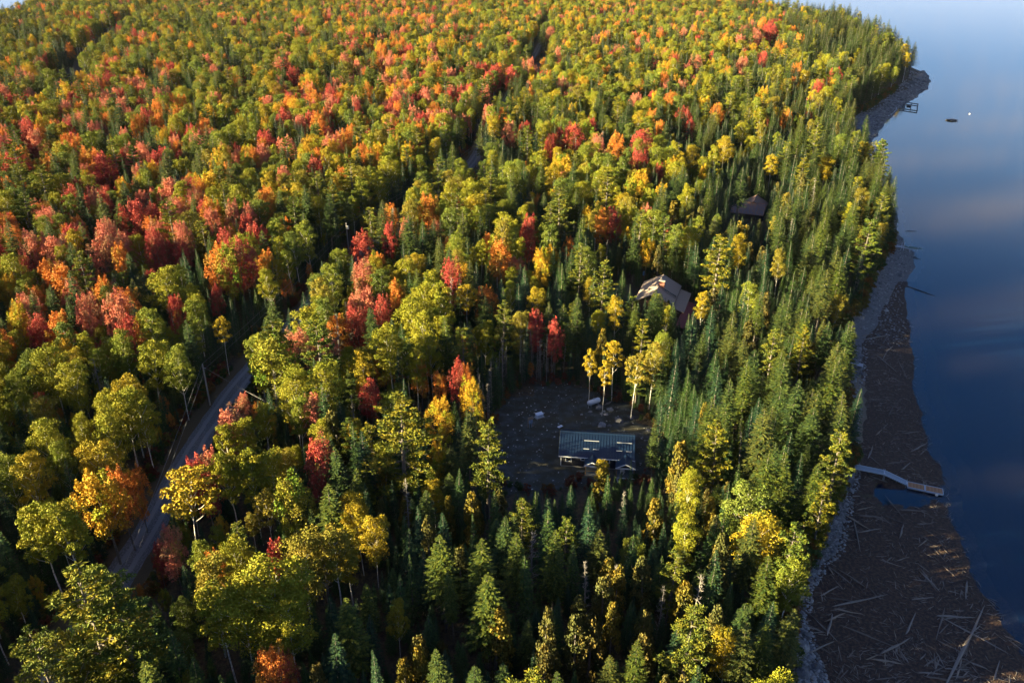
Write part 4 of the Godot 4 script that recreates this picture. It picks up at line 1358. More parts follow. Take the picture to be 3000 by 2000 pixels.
func chimney_cabin() -> void:
	var tan_ := textured(noise_tex(0.05, [[0.0, lin(0.19, 0.145, 0.11)], [0.5, lin(0.28, 0.22, 0.175)], [1.0, lin(0.36, 0.29, 0.235)]], 61, 512), 1.6, 0.95, bump_tex(0.2, 62, 256, 4.0), 0.6, false)
	var brown := flat(0.05, 0.035, 0.025, 0.9)
	var log_ := textured(noise_tex(0.03, [[0.0, lin(0.06, 0.035, 0.022)], [1.0, lin(0.12, 0.07, 0.045)]], 63, 256), 1.0, 0.9, null, 1.0, false)
	var red := flat(0.16, 0.028, 0.028, 0.5, 0.1)
	var dark := flat(0.012, 0.014, 0.018, 0.25)
	var g := height(33.5, -174.1)
	var h := thing("chimney_cabin", "tan shingle roofed cabin with a brick chimney amid spruces", "house", Vector3(33.5, g, -174.1), deg_to_rad(-19.0))
	var ey := 5.5 - g
	var ry := 7.8 - g
	var hl := 6.2
	part("wall", boxm(8.0, ey + 0.1, 0.2), log_, h, Vector3(0, ey * 0.5, 5.6))
	part("wall", boxm(8.0, ey + 0.1, 0.2), log_, h, Vector3(0, ey * 0.5, -5.6))
	part("wall", boxm(0.2, ey - 0.1, 11.0), log_, h, Vector3(-3.9, ey * 0.5, 0))
	part("wall", boxm(0.2, ey - 0.1, 11.0), log_, h, Vector3(3.9, ey * 0.5, 0))
	for s in [-1.0, 1.0]:
		part("gable", slab(Vector3(-3.9, ey, s * 5.6), Vector3(3.9, ey, s * 5.6), Vector3(0.1, ry - 0.15, s * 5.6), Vector3(-0.1, ry - 0.15, s * 5.6), 0.15), log_, h)
	for i in 6:
		part("log", rod(Vector3(-4.1, 0.3 + i * 0.4, 5.76), Vector3(4.1, 0.3 + i * 0.4, 5.76), 0.19, 8), log_, h)
	var roof := Node3D.new()
	roof.name = "roof"
	h.add_child(roof, true)
	part("left_slope", slab(Vector3(-4.4, ey, -hl), Vector3(-4.4, ey, hl), Vector3(0, ry, hl), Vector3(0, ry, -hl), 0.14), tan_, roof)
	part("right_slope", slab(Vector3(4.4, ey, -hl), Vector3(4.4, ey, hl), Vector3(0, ry, hl), Vector3(0, ry, -hl), 0.14), tan_, roof)
	for s in [-1.0, 1.0]:
		for x in [-4.42, 4.42]:
			part("rake_board", beam(Vector3(x, ey - 0.09, s * (hl + 0.03)), Vector3(0, ry - 0.09, s * (hl + 0.03)), 0.04, 0.2), brown, roof)
		part("eave_board", boxm(0.05, 0.2, hl * 2.0), brown, roof, Vector3(s * 4.43, ey - 0.12, 0))
	part("ridge_cap", boxm(0.3, 0.06, hl * 2.0), tan_, roof, Vector3(0, ry + 0.01, 0))
	# dark raised strip from the chimney to the eave, stepped along one edge
	var q := func(x: float, z: float, up: float) -> Vector3: return Vector3(x, lerpf(ry, ey, x / 4.4) + up, z)
	part("dark_roof_strip", slab(q.call(1.3, 0.75, 0.12), q.call(4.3, 0.75, 0.12), q.call(4.3, 1.75, 0.12), q.call(1.3, 1.75, 0.12), 0.1), dark, roof)
	part("roof_step", slab(q.call(1.2, 1.76, 0.3), q.call(4.36, 1.76, 0.3), q.call(4.36, 1.95, 0.3), q.call(1.2, 1.95, 0.3), 0.3), tan_, roof)
	part("vent_pipe", rod(q.call(2.0, -3.0, -0.1) * Vector3(-1, 1, 1), q.call(2.0, -3.0, 0.6) * Vector3(-1, 1, 1), 0.05), dark, roof)
	# brick chimney
	var core := flat(0.16, 0.13, 0.115, 0.95)
	var cx := 0.75
	var cz := 0.55
	var ctop := ry + 1.15
	var chim := Node3D.new()
	chim.name = "chimney"
	h.add_child(chim, true)
	part("chimney_core", boxm(1.16, ctop - ey, 0.86), core, chim, Vector3(cx, (ctop + ey) * 0.5, cz))
	var bricks := [flat(0.19, 0.065, 0.045, 0.9), flat(0.14, 0.05, 0.04, 0.9), flat(0.25, 0.10, 0.07, 0.9)]
	var bm := boxm(0.26, 0.085, 0.03)
	for row in 16:
		for k in 5:
			var x := cx - 0.56 + 0.27 * k + (0.13 if row % 2 else 0.0)
			if x > cx + 0.58: continue
			part("brick", bm, bricks[(row * 7 + k * 3) % 3], chim, Vector3(x, ctop - 0.06 - row * 0.105, cz + 0.435))
		for k in 4:
			var z := cz - 0.38 + 0.27 * k - (0.13 if row % 2 else 0.0)
			if z < cz - 0.42: continue
			for sd in [-1.0, 1.0]:
				var b := part("brick", bm, bricks[(row * 5 + k) % 3], chim, Vector3(cx + sd * 0.585, ctop - 0.06 - row * 0.105, z))
				b.rotation.y = PI * 0.5
	part("cap", boxm(1.45, 0.14, 1.1), flat(0.38, 0.34, 0.27, 0.9), chim, Vector3(cx, ctop + 0.07, cz))
	part("flue", rod(Vector3(cx - 0.25, ctop + 0.1, cz), Vector3(cx - 0.25, ctop + 0.55, cz), 0.14, 10), flat(0.5, 0.5, 0.52, 0.35, 0.7), chim)
	# lower wing and the red metal porch roof
	var tan2 := tan_
	part("wing_roof", slab(Vector3(4.2, ey - 0.35, -5.2), Vector3(6.9, ey - 1.2, -5.2), Vector3(6.9, ey - 1.2, 6.2), Vector3(4.2, ey - 0.35, 6.2), 0.14), tan2, h)
	part("wing_wall", boxm(2.4, ey - 1.4, 11.0), log_, h, Vector3(5.3, (ey - 1.4) * 0.5, 0.5))
	part("porch_roof", slab(Vector3(6.2, ey - 1.42, -1.3), Vector3(8.5, ey - 1.95, -1.3), Vector3(8.5, ey - 1.95, 13.0), Vector3(6.2, ey - 1.42, 13.0), 0.08), red, h)
	for k in 20:
		var z := -1.1 + k * 0.73
		part("roof_rib", beam(Vector3(6.2, ey - 1.39, z), Vector3(8.5, ey - 1.92, z), 0.04, 0.04), red, h)
	for k in 5:
		part("porch_post", boxm(0.14, ey - 1.95, 0.14), brown, h, Vector3(8.3, (ey - 2.0) * 0.5, -1.0 + k * 3.4))
	part("porch_wall", boxm(0.12, ey - 2.0, 6.5), log_, h, Vector3(6.4, (ey - 1.6) * 0.5, 9.6))
	# blue drum by the cabin
	var dr := on_ground(1887, 806)
	var d := thing("plastic_drum", "pale blue plastic drum near the chimney cabin", "drum", dr)
	var blue := flat(0.10, 0.28, 0.5, 0.5)
	part("body", join_tubes([tube(PackedVector3Array([Vector3(0, 0, 0), Vector3(0, 0.1, 0), Vector3(0, 0.5, 0), Vector3(0, 0.85, 0), Vector3(0, 0.95, 0)]), PackedFloat32Array([0.3, 0.34, 0.36, 0.34, 0.3]), 12)]), blue, d)
	part("lid", rod(Vector3(0, 0.95, 0), Vector3(0, 1.0, 0), 0.27, 12), blue, d)

func rust_cabin() -> void:
	var rust := textured(noise_tex(0.012, [[0.0, lin(0.09, 0.075, 0.08)], [0.45, lin(0.15, 0.11, 0.10)], [0.65, lin(0.22, 0.10, 0.055)], [1.0, lin(0.28, 0.13, 0.07)]], 71, 512), 6.0, 0.55, null, 1.0, false)
	var wall := flat(0.07, 0.05, 0.04, 0.9)
	var trim := flat(0.22, 0.09, 0.05, 0.7)
	var g := height(71.2, -239.8)
	var h := thing("rust_roofed_cabin", "cabin with a rust streaked metal roof and rear cross gable", "house", Vector3(71.2, g, -239.8), deg_to_rad(-21.4))
	var ry := 7.0 - g
	var ey := 4.7 - g
	part("wall", boxm(8.8, ey, 0.15), wall, h, Vector3(0, ey * 0.5, 4.1))
	part("wall", boxm(8.8, ey, 0.15), wall, h, Vector3(0, ey * 0.5, -3.6))
	for x in [-4.4, 4.25]:
		part("gable_wall", gable_wall(0.15, ey, x, -3.55, 4.05, ry - 0.4), wall, h)
	var roof := Node3D.new()
	roof.name = "roof"
	h.add_child(roof, true)
	part("front_slope", slab(Vector3(-4.75, ey, 4.7), Vector3(4.75, ey, 4.7), Vector3(4.75, ry, 0), Vector3(-4.75, ry, 0), 0.1), rust, roof)
	part("back_slope", slab(Vector3(-4.75, ey, -4.2), Vector3(4.75, ey, -4.2), Vector3(4.75, ry, 0), Vector3(-4.75, ry, 0), 0.1), rust, roof)
	for i in 18:
		var x := -4.65 + i * 9.3 / 17.0
		part("roof_rib", beam(Vector3(x, ey + 0.03, 4.7), Vector3(x, ry + 0.03, 0), 0.05, 0.05), rust, roof)
	part("ridge_cap", boxm(9.5, 0.07, 0.4), trim, roof, Vector3(0, ry + 0.01, 0))
	for x in [-4.77, 4.77]:
		part("rake_board", beam(Vector3(x, ey - 0.08, 4.7), Vector3(x, ry - 0.08, 0), 0.05, 0.2), trim, roof)
	var gy := ry + 0.55
	part("cross_gable_roof", slab(Vector3(1.2, gy, 0.6), Vector3(1.2, gy, -7.0), Vector3(4.9, ey + 0.6, -7.0), Vector3(4.9, ey + 0.6, 0.0), 0.1), rust, roof)
	part("cross_gable_roof", slab(Vector3(1.2, gy, 0.6), Vector3(1.2, gy, -7.0), Vector3(-2.5, ey + 0.6, -7.0), Vector3(-2.5, ey + 0.6, 0.0), 0.1), rust, roof)
	part("cross_gable_wall", boxm(6.8, ey + 0.5, 6.2), wall, h, Vector3(1.2, (ey + 0.5) * 0.5, -6.0 + 2.2))
	part("stove_pipe", rod(Vector3(-1.9, ry - 0.3, -0.6), Vector3(-1.9, ry + 0.75, -0.6), 0.14, 8), flat(0.55, 0.57, 0.6, 0.3, 0.8), h)
	part("pipe_cap", rod(Vector3(-1.9, ry + 0.75, -0.6), Vector3(-1.9, ry + 0.9, -0.6), 0.24, 10, 0.05), flat(0.6, 0.62, 0.66, 0.3, 0.8), h)
	# two more roofs deep in the trees
	for a in [[2035, 527, 6.0, "dark_roofed_cabin", "low cabin with a dark hipped roof hidden among spruces", flat(0.035, 0.038, 0.045, 0.7), 4.2, 0.35], [2313, 199, 6.0, "green_roofed_cabin", "small cabin with a teal metal roof deep in the trees", flat(0.03, 0.13, 0.14, 0.45, 0.1), 5.0, -0.1]]:
		var q := on_ground(a[0], a[1], 4.0)
		var c := thing(a[3], a[4], "house", q, a[7])
		var s: float = a[6]
		part("wall", boxm(s * 1.5, 2.6, s), wall, c, Vector3(0, 1.3, 0))
		var ro := Node3D.new()
		ro.name = "roof"
		c.add_child(ro, true)
		for sg in [-1.0, 1.0]:
			part("slope", slab(Vector3(-s * 0.85, 2.5, sg * s * 0.62), Vector3(s * 0.85, 2.5, sg * s * 0.62), Vector3(s * 0.55, 4.5, 0), Vector3(-s * 0.55, 4.5, 0), 0.1), a[5], ro)
			part("hip", slab(Vector3(sg * s * 0.85, 2.5, s * 0.62), Vector3(sg * s * 0.85, 2.5, -s * 0.62), Vector3(sg * s * 0.55, 4.5, -0.02), Vector3(sg * s * 0.55, 4.5, 0.02), 0.1), a[5], ro)
		part("door", boxm(0.9, 2.0, 0.08), trim, c, Vector3(0.6, 1.0, s * 0.5 + 0.05))
		window(c, "window", Vector3(-1.4, 1.5, s * 0.5 + 0.01), 0.9, 0.8, flat(0.4, 0.4, 0.4), flat(0.01, 0.012, 0.016, 0.08))

func yard_things() -> void:
	var white := flat(0.62, 0.65, 0.70, 0.45)
	var steel := flat(0.22, 0.28, 0.36, 0.5, 0.2)
	var ply := textured(noise_tex(0.03, [[0.0, lin(0.20, 0.13, 0.08)], [1.0, lin(0.34, 0.24, 0.16)]], 81, 256), 0.8, 0.9, null, 1.0, false)
	# propane tank
	var a := on_ground(1722, 1192)
	var b := on_ground(1757, 1180)
	var t := thing("propane_tank", "white propane tank lying on legs behind the white birches", "tank", (a + b) * 0.5, -atan2(b.z - a.z, b.x - a.x))
	var pa := PackedVector3Array()
	var pr := PackedFloat32Array()
	for k in 13:
		var s := k / 12.0 * 2.0 - 1.0
		pa.append(Vector3(s * 1.45, 0.72, 0))
		pr.append(0.5 * sqrt(maxf(0.02, 1.0 - pow(maxf(0.0, absf(s) - 0.66) / 0.34, 2.0))))
	part("shell", join_tubes([tube(pa, pr, 16)]), white, t)
	part("valve_dome", rod(Vector3(0, 1.18, 0), Vector3(0, 1.36, 0), 0.17, 12, 0.14), white, t)
	for x in [-0.8, 0.8]:
		part("leg", boxm(0.16, 0.3, 0.7), steel, t, Vector3(x, 0.14, 0))
	# pallet leaning beside it
	var pq := on_ground(1778, 1186)
	var p := thing("pallet", "grey wooden pallet leaning beside the propane tank", "pallet", pq, 0.5)
	p.rotation.x = -0.9
	for k in 5: part("slat", boxm(0.13, 0.02, 1.2), flat(0.16, 0.15, 0.15), p, Vector3(-0.5 + k * 0.25, 0.1, 0.55))
	for k in 3: part("bearer", boxm(1.15, 0.09, 0.06), flat(0.13, 0.12, 0.12), p, Vector3(0, 0.045, 0.05 + k * 0.5))
	# meter board
	var mq := on_ground(1554, 1252)
	var m := thing("meter_board", "plywood meter board on posts with two grey electric boxes", "meter", mq, deg_to_rad(28))
	for x in [-0.4, 0.42]: part("post", boxm(0.1, 2.1, 0.1), ply, m, Vector3(x, 1.05, -0.1))
	part("board", boxm(1.0, 0.75, 0.05), ply, m, Vector3(0, 1.75, 0))
	for x in [-0.22, 0.2]:
		part("electric_box", boxm(0.3, 0.65, 0.18), steel, m, Vector3(x, 1.22, 0.1))
		part("conduit", rod(Vector3(x, 0, 0.1), Vector3(x, 0.95, 0.1), 0.04), steel, m)
	part("meter_dial", rod(Vector3(-0.22, 1.3, 0.19), Vector3(-0.22, 1.3, 0.27), 0.09, 12), flat(0.5, 0.55, 0.6, 0.1), m)
	# septic riser or generator on its pad
	var gq := on_ground(1580, 1222)
	var g := thing("generator", "white standby generator on a concrete pad beside the meter board", "generator", gq, deg_to_rad(30))
	part("pad", boxm(1.7, 0.12, 1.0), flat(0.32, 0.31, 0.29, 0.95), g, Vector3(0, 0.06, 0))
	part("cabinet", boxm(1.25, 0.55, 0.68), white, g, Vector3(0, 0.4, 0))
	part("lid", slab(Vector3(-0.68, 0.72, 0.39), Vector3(0.68, 0.72, 0.39), Vector3(0.68, 0.84, -0.39), Vector3(-0.68, 0.84, -0.39), 0.08), white, g)
	for k in 4: part("louvre", boxm(0.9, 0.03, 0.02), steel, g, Vector3(0, 0.25 + k * 0.08, 0.35))
	# white board lying by the corner of the house
	var wq := on_ground(1641, 1250)
	var w := thing("foam_board", "white foam board lying at the back corner of the house", "board", wq + Vector3(0, 0.06, 0), deg_to_rad(40))
	part("panel", boxm(0.95, 0.05, 0.5), flat(0.75, 0.78, 0.85, 0.6), w, Vector3(0, 0.025, 0))
	part("brace", boxm(0.35, 0.03, 0.12), flat(0.5, 0.5, 0.5), w, Vector3(0, 0.066, 0))

func utility_poles() -> void:
	var wood := textured(noise_tex(0.03, [[0.0, lin(0.16, 0.15, 0.14)], [1.0, lin(0.36, 0.34, 0.33)]], 85, 256), 1.2, 0.9, null, 1.0, false)
	var steel := flat(0.3, 0.32, 0.35, 0.5, 0.3)
	var wire := flat(0.16, 0.16, 0.17, 0.5, 0.2)
	var bases := [Vector3(-43.5, 0, -52.0)]
	for p in [[615, 1187], [1022, 742], [1397, 490], [1500, 285], [1605, 118]]:
		bases.append(on_ground(p[0], p[1]))
	var labels := ["grey utility pole beside the gravel road nearest its first bend", "grey utility pole where the gravel road shows between the big pine and birches", "grey utility pole with transformer among dark firs beside the road", "grey utility pole at the sunlit gap in the road", "distant utility pole along the road corridor", "far utility pole where the road meets the conifers"]
	var tops := []
	for i in bases.size():
		var b: Vector3 = bases[i]
		b.y = height(b.x, b.z)
		var t := thing("utility_pole", labels[i], "utility pole", b, 0.0, "utility poles along the gravel road")
		part("pole", rod(Vector3(0, -0.3, 0), Vector3(0, 8.3, 0), 0.17, 8, 0.12), wood, t)
		part("bracket", boxm(0.5, 0.09, 0.09), steel, t, Vector3(0.18, 7.6, 0))
		part("insulator", rod(Vector3(0, 8.3, 0), Vector3(0, 8.5, 0), 0.06, 8), steel, t)
		if i == 2 or i == 3:
			part("transformer", rod(Vector3(0.38, 6.7, 0), Vector3(0.38, 7.6, 0), 0.24, 10), flat(0.42, 0.45, 0.48, 0.4, 0.2), t)
		tops.append(b + Vector3(0, 8.48, 0))
		tops.append(b + Vector3(0.4, 7.6, 0))
	# hidden service pole in the woods
	var sp := on_ground(985, 1275, 8.0)
	var st := thing("service_pole", "slim service pole standing in the woods between road and clearing", "utility pole", sp)
	part("pole", rod(Vector3(0, -0.3, 0), Vector3(0, 8.0, 0), 0.13, 8, 0.1), wood, st)
	part("bracket", boxm(0.3, 0.08, 0.08), steel, st, Vector3(0, 7.8, 0))
	var spans := []
	for i in bases.size() - 1:
		spans.append([tops[i * 2], tops[i * 2 + 2], "upper power line sagging between two roadside poles"])
		spans.append([tops[i * 2 + 1], tops[i * 2 + 3], "lower cable sagging between two roadside poles"])
	spans.append([tops[3], sp + Vector3(0, 7.9, 0), "service wire leaving the roadside pole across the road"])
	for s in spans:
		var pts := PackedVector3Array()
		var rr := PackedFloat32Array()
		for k in 13:
			var t := k / 12.0
			pts.append(s[0].lerp(s[1], t) - Vector3(0, 4.0 * t * (1.0 - t) * s[0].distance_to(s[1]) * 0.014, 0))
			rr.append(0.022)
		tag(part("power_line", join_tubes([tube(pts, rr, 4)]), wire, self), s[2], "power line", "power lines along the road")

func docks() -> void:
	var alu := flat(0.42, 0.47, 0.53, 0.4, 0.5)
	var mesh := textured(noise_tex(0.2, [[0.0, lin(0.13, 0.17, 0.21)], [1.0, lin(0.24, 0.29, 0.34)]], 91, 256), 0.8, 0.6, null, 1.0, false)
	var planks := [flat(0.42, 0.19, 0.075, 0.8), flat(0.36, 0.16, 0.065, 0.8), flat(0.47, 0.225, 0.095, 0.8)]
	var black := flat(0.02, 0.02, 0.024, 0.6)
	var d := thing("long_dock", "aluminium gangway sloping down to a brown planked floating dock", "dock")
	# gangway sections: start, end (deck centre line)
	var A := pix(2506, 1367, 1.75)
	var B := pix(2592, 1384, 1.35)
	var C := pix(2657, 1415, 0.45)
	for s in [[A, B], [B, C]]:
		var a: Vector3 = s[0]
		var b: Vector3 = s[1]
		var dir := (b - a).normalized()
		var side := Vector3(-dir.z, 0, dir.x).normalized()
		var sec := Node3D.new()
		sec.name = "gangway"
		d.add_child(sec, true)
		part("deck_grating", beam(a + dir * 0.05, b - dir * 0.05, 1.15, 0.06), mesh, sec)
		for k in [-1.0, 1.0]:
			part("side_rail", beam(a + side * 0.62 * k, b + side * 0.62 * k, 0.08, 0.2), alu, sec)
		for e in [a, b]:
			part("end_bar", beam(e - side * 0.62, e + side * 0.62, 0.1, 0.13), alu, sec)
			for k in [-1.0, 1.0]:
				var f: Vector3 = e + side * 0.68 * k
				part("leg", rod(Vector3(f.x, minf(height(f.x, f.z) - 0.1, -0.2), f.z), f + Vector3(0, 0.3, 0), 0.03), alu, sec)
	var D := pix(2659, 1418, 0.42)
	var E := pix(2711, 1429, 0.42)
	var G := pix(2765, 1440, 0.42)
	for s in [[D, E], [E, G]]:
		var a: Vector3 = s[0]
		var b: Vector3 = s[1]
		var dir := (b - a).normalized()
		var side := Vector3(-dir.z, 0, dir.x).normalized()
		a += dir * 0.06
		b -= dir * 0.06
		var sec := Node3D.new()
		sec.name = "float_section"
		d.add_child(sec, true)
		var n := 22
		for i in n:
			var c := a.lerp(b, (i + 0.5) / n)
			part("plank", beam(c - side * 0.72, c + side * 0.72, a.distance_to(b) / n - 0.02, 0.05), planks[(i * 5 + i / 3) % 3], sec)
		for k in [-1.0, 1.0]:
			part("edge_rail", beam(a + side * 0.8 * k - Vector3(0, 0.08, 0), b + side * 0.8 * k - Vector3(0, 0.08, 0), 0.1, 0.26), alu, sec)
			part("float", beam(a + dir * 0.3 + side * 0.4 * k - Vector3(0, 0.36, 0), b - dir * 0.3 + side * 0.4 * k - Vector3(0, 0.36, 0), 0.55, 0.42), black, sec)
			part("end_rail", beam((a if k < 0 else b) - side * 0.8 - Vector3(0, 0.08, 0), (a if k < 0 else b) + side * 0.8 - Vector3(0, 0.08, 0), 0.1, 0.26), alu, sec)
	# mooring buoy beside it
	var q := pix(2745, 1451, 0.0)
	buoy(q, 0.24, "white mooring buoy beside the floating dock")
	buoy(pix(2842, 334, 0.0), 0.3, "white buoy floating off the cove")
	# short grey dock on the sand
	var s2 := thing("short_dock", "short grey plank dock stranded on the bare mud", "dock")
	var a2 := pix(2468, 1057, 1.75)
	var b2 := pix(2530, 1070, 1.45)
	var dr := (b2 - a2).normalized()
	var sd := Vector3(-dr.z, 0, dr.x).normalized()
	var gp := [flat(0.33, 0.34, 0.36, 0.8), flat(0.28, 0.29, 0.31, 0.8)]
	for k in 8:
		var o := sd * (-0.63 + k * 0.18)
		part("plank", beam(a2 + o, b2 + o, 0.165, 0.05), gp[k % 2], s2)
	for t in [0.04, 0.5, 0.96]:
		var c := a2.lerp(b2, t)
		part("joist", beam(c - sd * 0.7 - Vector3(0, 0.1, 0), c + sd * 0.7 - Vector3(0, 0.1, 0), 0.12, 0.14), gp[1], s2)
		for k in [-1.0, 1.0]:
			var f: Vector3 = c + sd * 0.62 * k
			part("leg", rod(Vector3(f.x, height(f.x, f.z) - 0.15, f.z), f - Vector3(0, 0.05, 0), 0.05), gp[1], s2)
	# narrow dock with a canoe
	var s3 := thing("narrow_dock", "narrow white railed dock with steel uprights off the rocky beach", "dock")
	var a3 := pix(2604, 716, 1.3)
	var b3 := pix(2690, 730, 1.15)
	dr = (b3 - a3).normalized()
	sd = Vector3(-dr.z, 0, dr.x).normalized()
	for k in 12:
		var p0 := a3.lerp(b3, k / 12.0)
		var p1 := a3.lerp(b3, (k + 1) / 12.0)
		part("plank", beam(p0 + dr * 0.01, p1 - dr * 0.01, 1.0, 0.05), gp[k % 2], s3)
	for k in [-1.0, 1.0]:
		part("side_rail", beam(a3 + sd * 0.55 * k, b3 + sd * 0.55 * k, 0.08, 0.18), flat(0.62, 0.66, 0.72, 0.4), s3)
	for t in [0.45, 0.53, 0.75, 0.99]:
		for k in [-1.0, 1.0]:
			var f: Vector3 = a3.lerp(b3, t) + sd * 0.64 * k
			var up := 0.9 if t < 0.6 else 0.1
			part("upright", rod(Vector3(f.x, minf(-0.3, height(f.x, f.z) - 0.1), f.z), f + Vector3(0, up, 0), 0.05), flat(0.6, 0.64, 0.7, 0.4, 0.3), s3)
		if t < 0.6:
			var c := a3.lerp(b3, t) + Vector3(0, 0.9, 0)
			part("crossbar", beam(c - sd * 0.64, c + sd * 0.64, 0.06, 0.06), alu, s3)
	canoe(a3.lerp(b3, 0.83) + Vector3(0, 0.03, 0) + sd * 0.05, -atan2(dr.z, dr.x), 4.9, flat(0.01, 0.14, 0.10, 0.35), flat(0.65, 0.68, 0.7, 0.5), "green canoe with white gunwales lying on the narrow dock")
	var bq := (on_ground(2478, 378) + on_ground(2498, 385)) * 0.5
	canoe(bq + Vector3(0, 0.05, 0), deg_to_rad(60), 5.2, flat(0.5, 0.58, 0.68, 0.4), flat(0.7, 0.72, 0.75, 0.5), "white rowing boat drawn up on the cove beach")
	canoe(on_ground(2029, 1352) + Vector3(0, 0.04, 0), deg_to_rad(20), 4.0, flat(0.25, 0.015, 0.015, 0.4), flat(0.1, 0.1, 0.1, 0.5), "red canoe on the forest floor near the long dock")
	canoe(on_ground(2529, 313) + Vector3(0, 0.04, 0), deg_to_rad(35), 4.2, flat(0.02, 0.08, 0.32, 0.4), flat(0.1, 0.1, 0.12, 0.5), "blue kayak drawn up under the trees by the cove")
	# swimming raft
	var rq := pix(2789, 353, 0.0)
	var r := thing("swim_raft", "dark square swimming raft anchored off the cove", "raft", rq, deg_to_rad(20))
	for k in 9: part("plank", boxm(0.42, 0.06, 3.4), flat(0.045, 0.045, 0.05, 0.8), r, Vector3(-1.9 + k * 0.475, 0.42, 0))
	for k in [-1.0, 1.0]:
		part("float", boxm(4.0, 0.45, 0.8), black, r, Vector3(0, 0.14, k * 1.1))
		part("edge_board", boxm(4.3, 0.2, 0.06), flat(0.06, 0.06, 0.065), r, Vector3(0, 0.36, k * 1.72))
	part("ladder", boxm(0.5, 0.9, 0.06), alu, r, Vector3(1.4, 0.3, 1.8))
	# timber crib frame off the cove
	var fm := flat(0.03, 0.032, 0.036, 0.8)
	var fr := thing("dock_frame", "dark timber dock frame standing in shallow cove water", "dock")
	var fp := {}
	for k in [["a", 2654.6, 299.3], ["b", 2690.6, 304.7], ["c", 2636.9, 317.0], ["d", 2687.9, 324.4], ["e", 2672.0, 302.6], ["f", 2668.0, 322.0], ["g", 2649.0, 318.6]]:
		fp[k[0]] = pix(k[1], k[2], 0.5)
	for k in [["a", "b", 0.9], ["c", "d", 1.1], ["b", "d", 0.45], ["e", "f", 0.4], ["a", "g", 0.6]]:
		part("timber", beam(fp[k[0]], fp[k[1]], k[2], 0.3), fm, fr)
	for k in ["a", "b", "c", "d", "e", "f"]:
		part("pile", rod(fp[k] + Vector3(0, -1.6, 0), fp[k] + Vector3(0, 0.35, 0), 0.14), fm, fr)
	var wk := thing("pipe_walkway", "thin pale walkway running from the bank to the timber frame", "walkway")
	var w0 := on_ground(2588, 293) + Vector3(0, 0.5, 0)
	part("deck", beam(w0, fp["a"] + Vector3(0, 0.1, 0), 0.6, 0.1), gp[0], wk)
	for t in [0.1, 0.4, 0.7]:
		var c: Vector3 = w0.lerp(fp["a"], t)
		part("support", rod(Vector3(c.x, height(c.x, c.z) - 0.2, c.z), c, 0.08), alu, wk)
	var bp := PackedVector3Array()
	var br := PackedFloat32Array()
	for k in [[2628, 316], [2625, 323], [2620, 329], [2613, 335], [2604, 340]]:
		var c := on_ground(k[0], k[1])
		bp.append(Vector3(c.x, maxf(0.12, height(c.x, c.z) + 0.15), c.z))
		br.append(0.16)
	tag(part("float_boom", join_tubes([tube(bp, br, 6)]), flat(0.5, 0.53, 0.56, 0.7), self), "pale curved boom lying along the cove waterline", "boom")
	var tq := pix(2663.7, 311, 0.1)
	var tyre := thing("inner_tube", "black inner tube floating inside the timber dock frame", "inner tube", tq)
	var tm := TorusMesh.new()
	tm.inner_radius = 0.5
	tm.outer_radius = 1.15
	tm.rings = 20
	tm.ring_segments = 10
	part("ring", tm, black, tyre, Vector3(0, 0.15, 0))
	part("valve", rod(Vector3(0.6, 0.3, 0), Vector3(0.6, 0.42, 0), 0.03), black, tyre)

func buoy(at: Vector3, r: float, label: String) -> void:
	var b := thing("buoy", label, "buoy", at)
	var pa := PackedVector3Array()
	var pr := PackedFloat32Array()
	for k in 9:
		var s := k / 8.0 * 2.0 - 1.0
		pa.append(Vector3(0, r * 0.5 + s * r, 0))
		pr.append(maxf(0.02, r * sqrt(maxf(0.0, 1.0 - s * s))))
	part("ball", join_tubes([tube(pa, pr, 12)]), flat(0.7, 0.68, 0.66, 0.5), b)
	part("mooring_eye", rod(Vector3(0, r * 1.45, 0), Vector3(0, r * 1.8, 0), r * 0.15), flat(0.3, 0.3, 0.3, 0.4, 0.6), b)

func canoe(at: Vector3, turn: float, ln: float, hull: Material, rim: Material, label: String) -> void:
	var c := thing("canoe", label, "canoe", at, turn)
	var st := SurfaceTool.new()
	st.begin(Mesh.PRIMITIVE_TRIANGLES)
	var n := 14
	var m := 8
	var g := []
	for i in n + 1:
		var s := i / float(n) * 2.0 - 1.0
		var w := 0.46 * pow(maxf(0.0, 1.0 - s * s), 0.6)
		var row := []
		for k in m + 1:
			var a := PI * k / m
			row.append(Vector3(s * ln * 0.5, 0.36 + 0.16 * s * s * s * s - 0.36 * sin(a) * (1.0 - 0.6 * pow(absf(s), 4.0)), -cos(a) * w))
		g.append(row)
	for i in n:
		for k in m:
			for q in [g[i][k], g[i + 1][k], g[i + 1][k + 1], g[i][k], g[i + 1][k + 1], g[i][k + 1]]: st.add_vertex(q)
	part("hull", st.commit(), hull, c)
	for k in [0, m]:
		var pa := PackedVector3Array()
		var pr := PackedFloat32Array()
		for i in n + 1:
			pa.append(g[i][k])
			pr.append(0.035)
		part("gunwale", join_tubes([tube(pa, pr, 5)]), rim, c)
	for x in [-0.25, 0.27]:
		part("seat", boxm(0.25, 0.03, 0.72), rim, c, Vector3(x * ln, 0.28, 0))

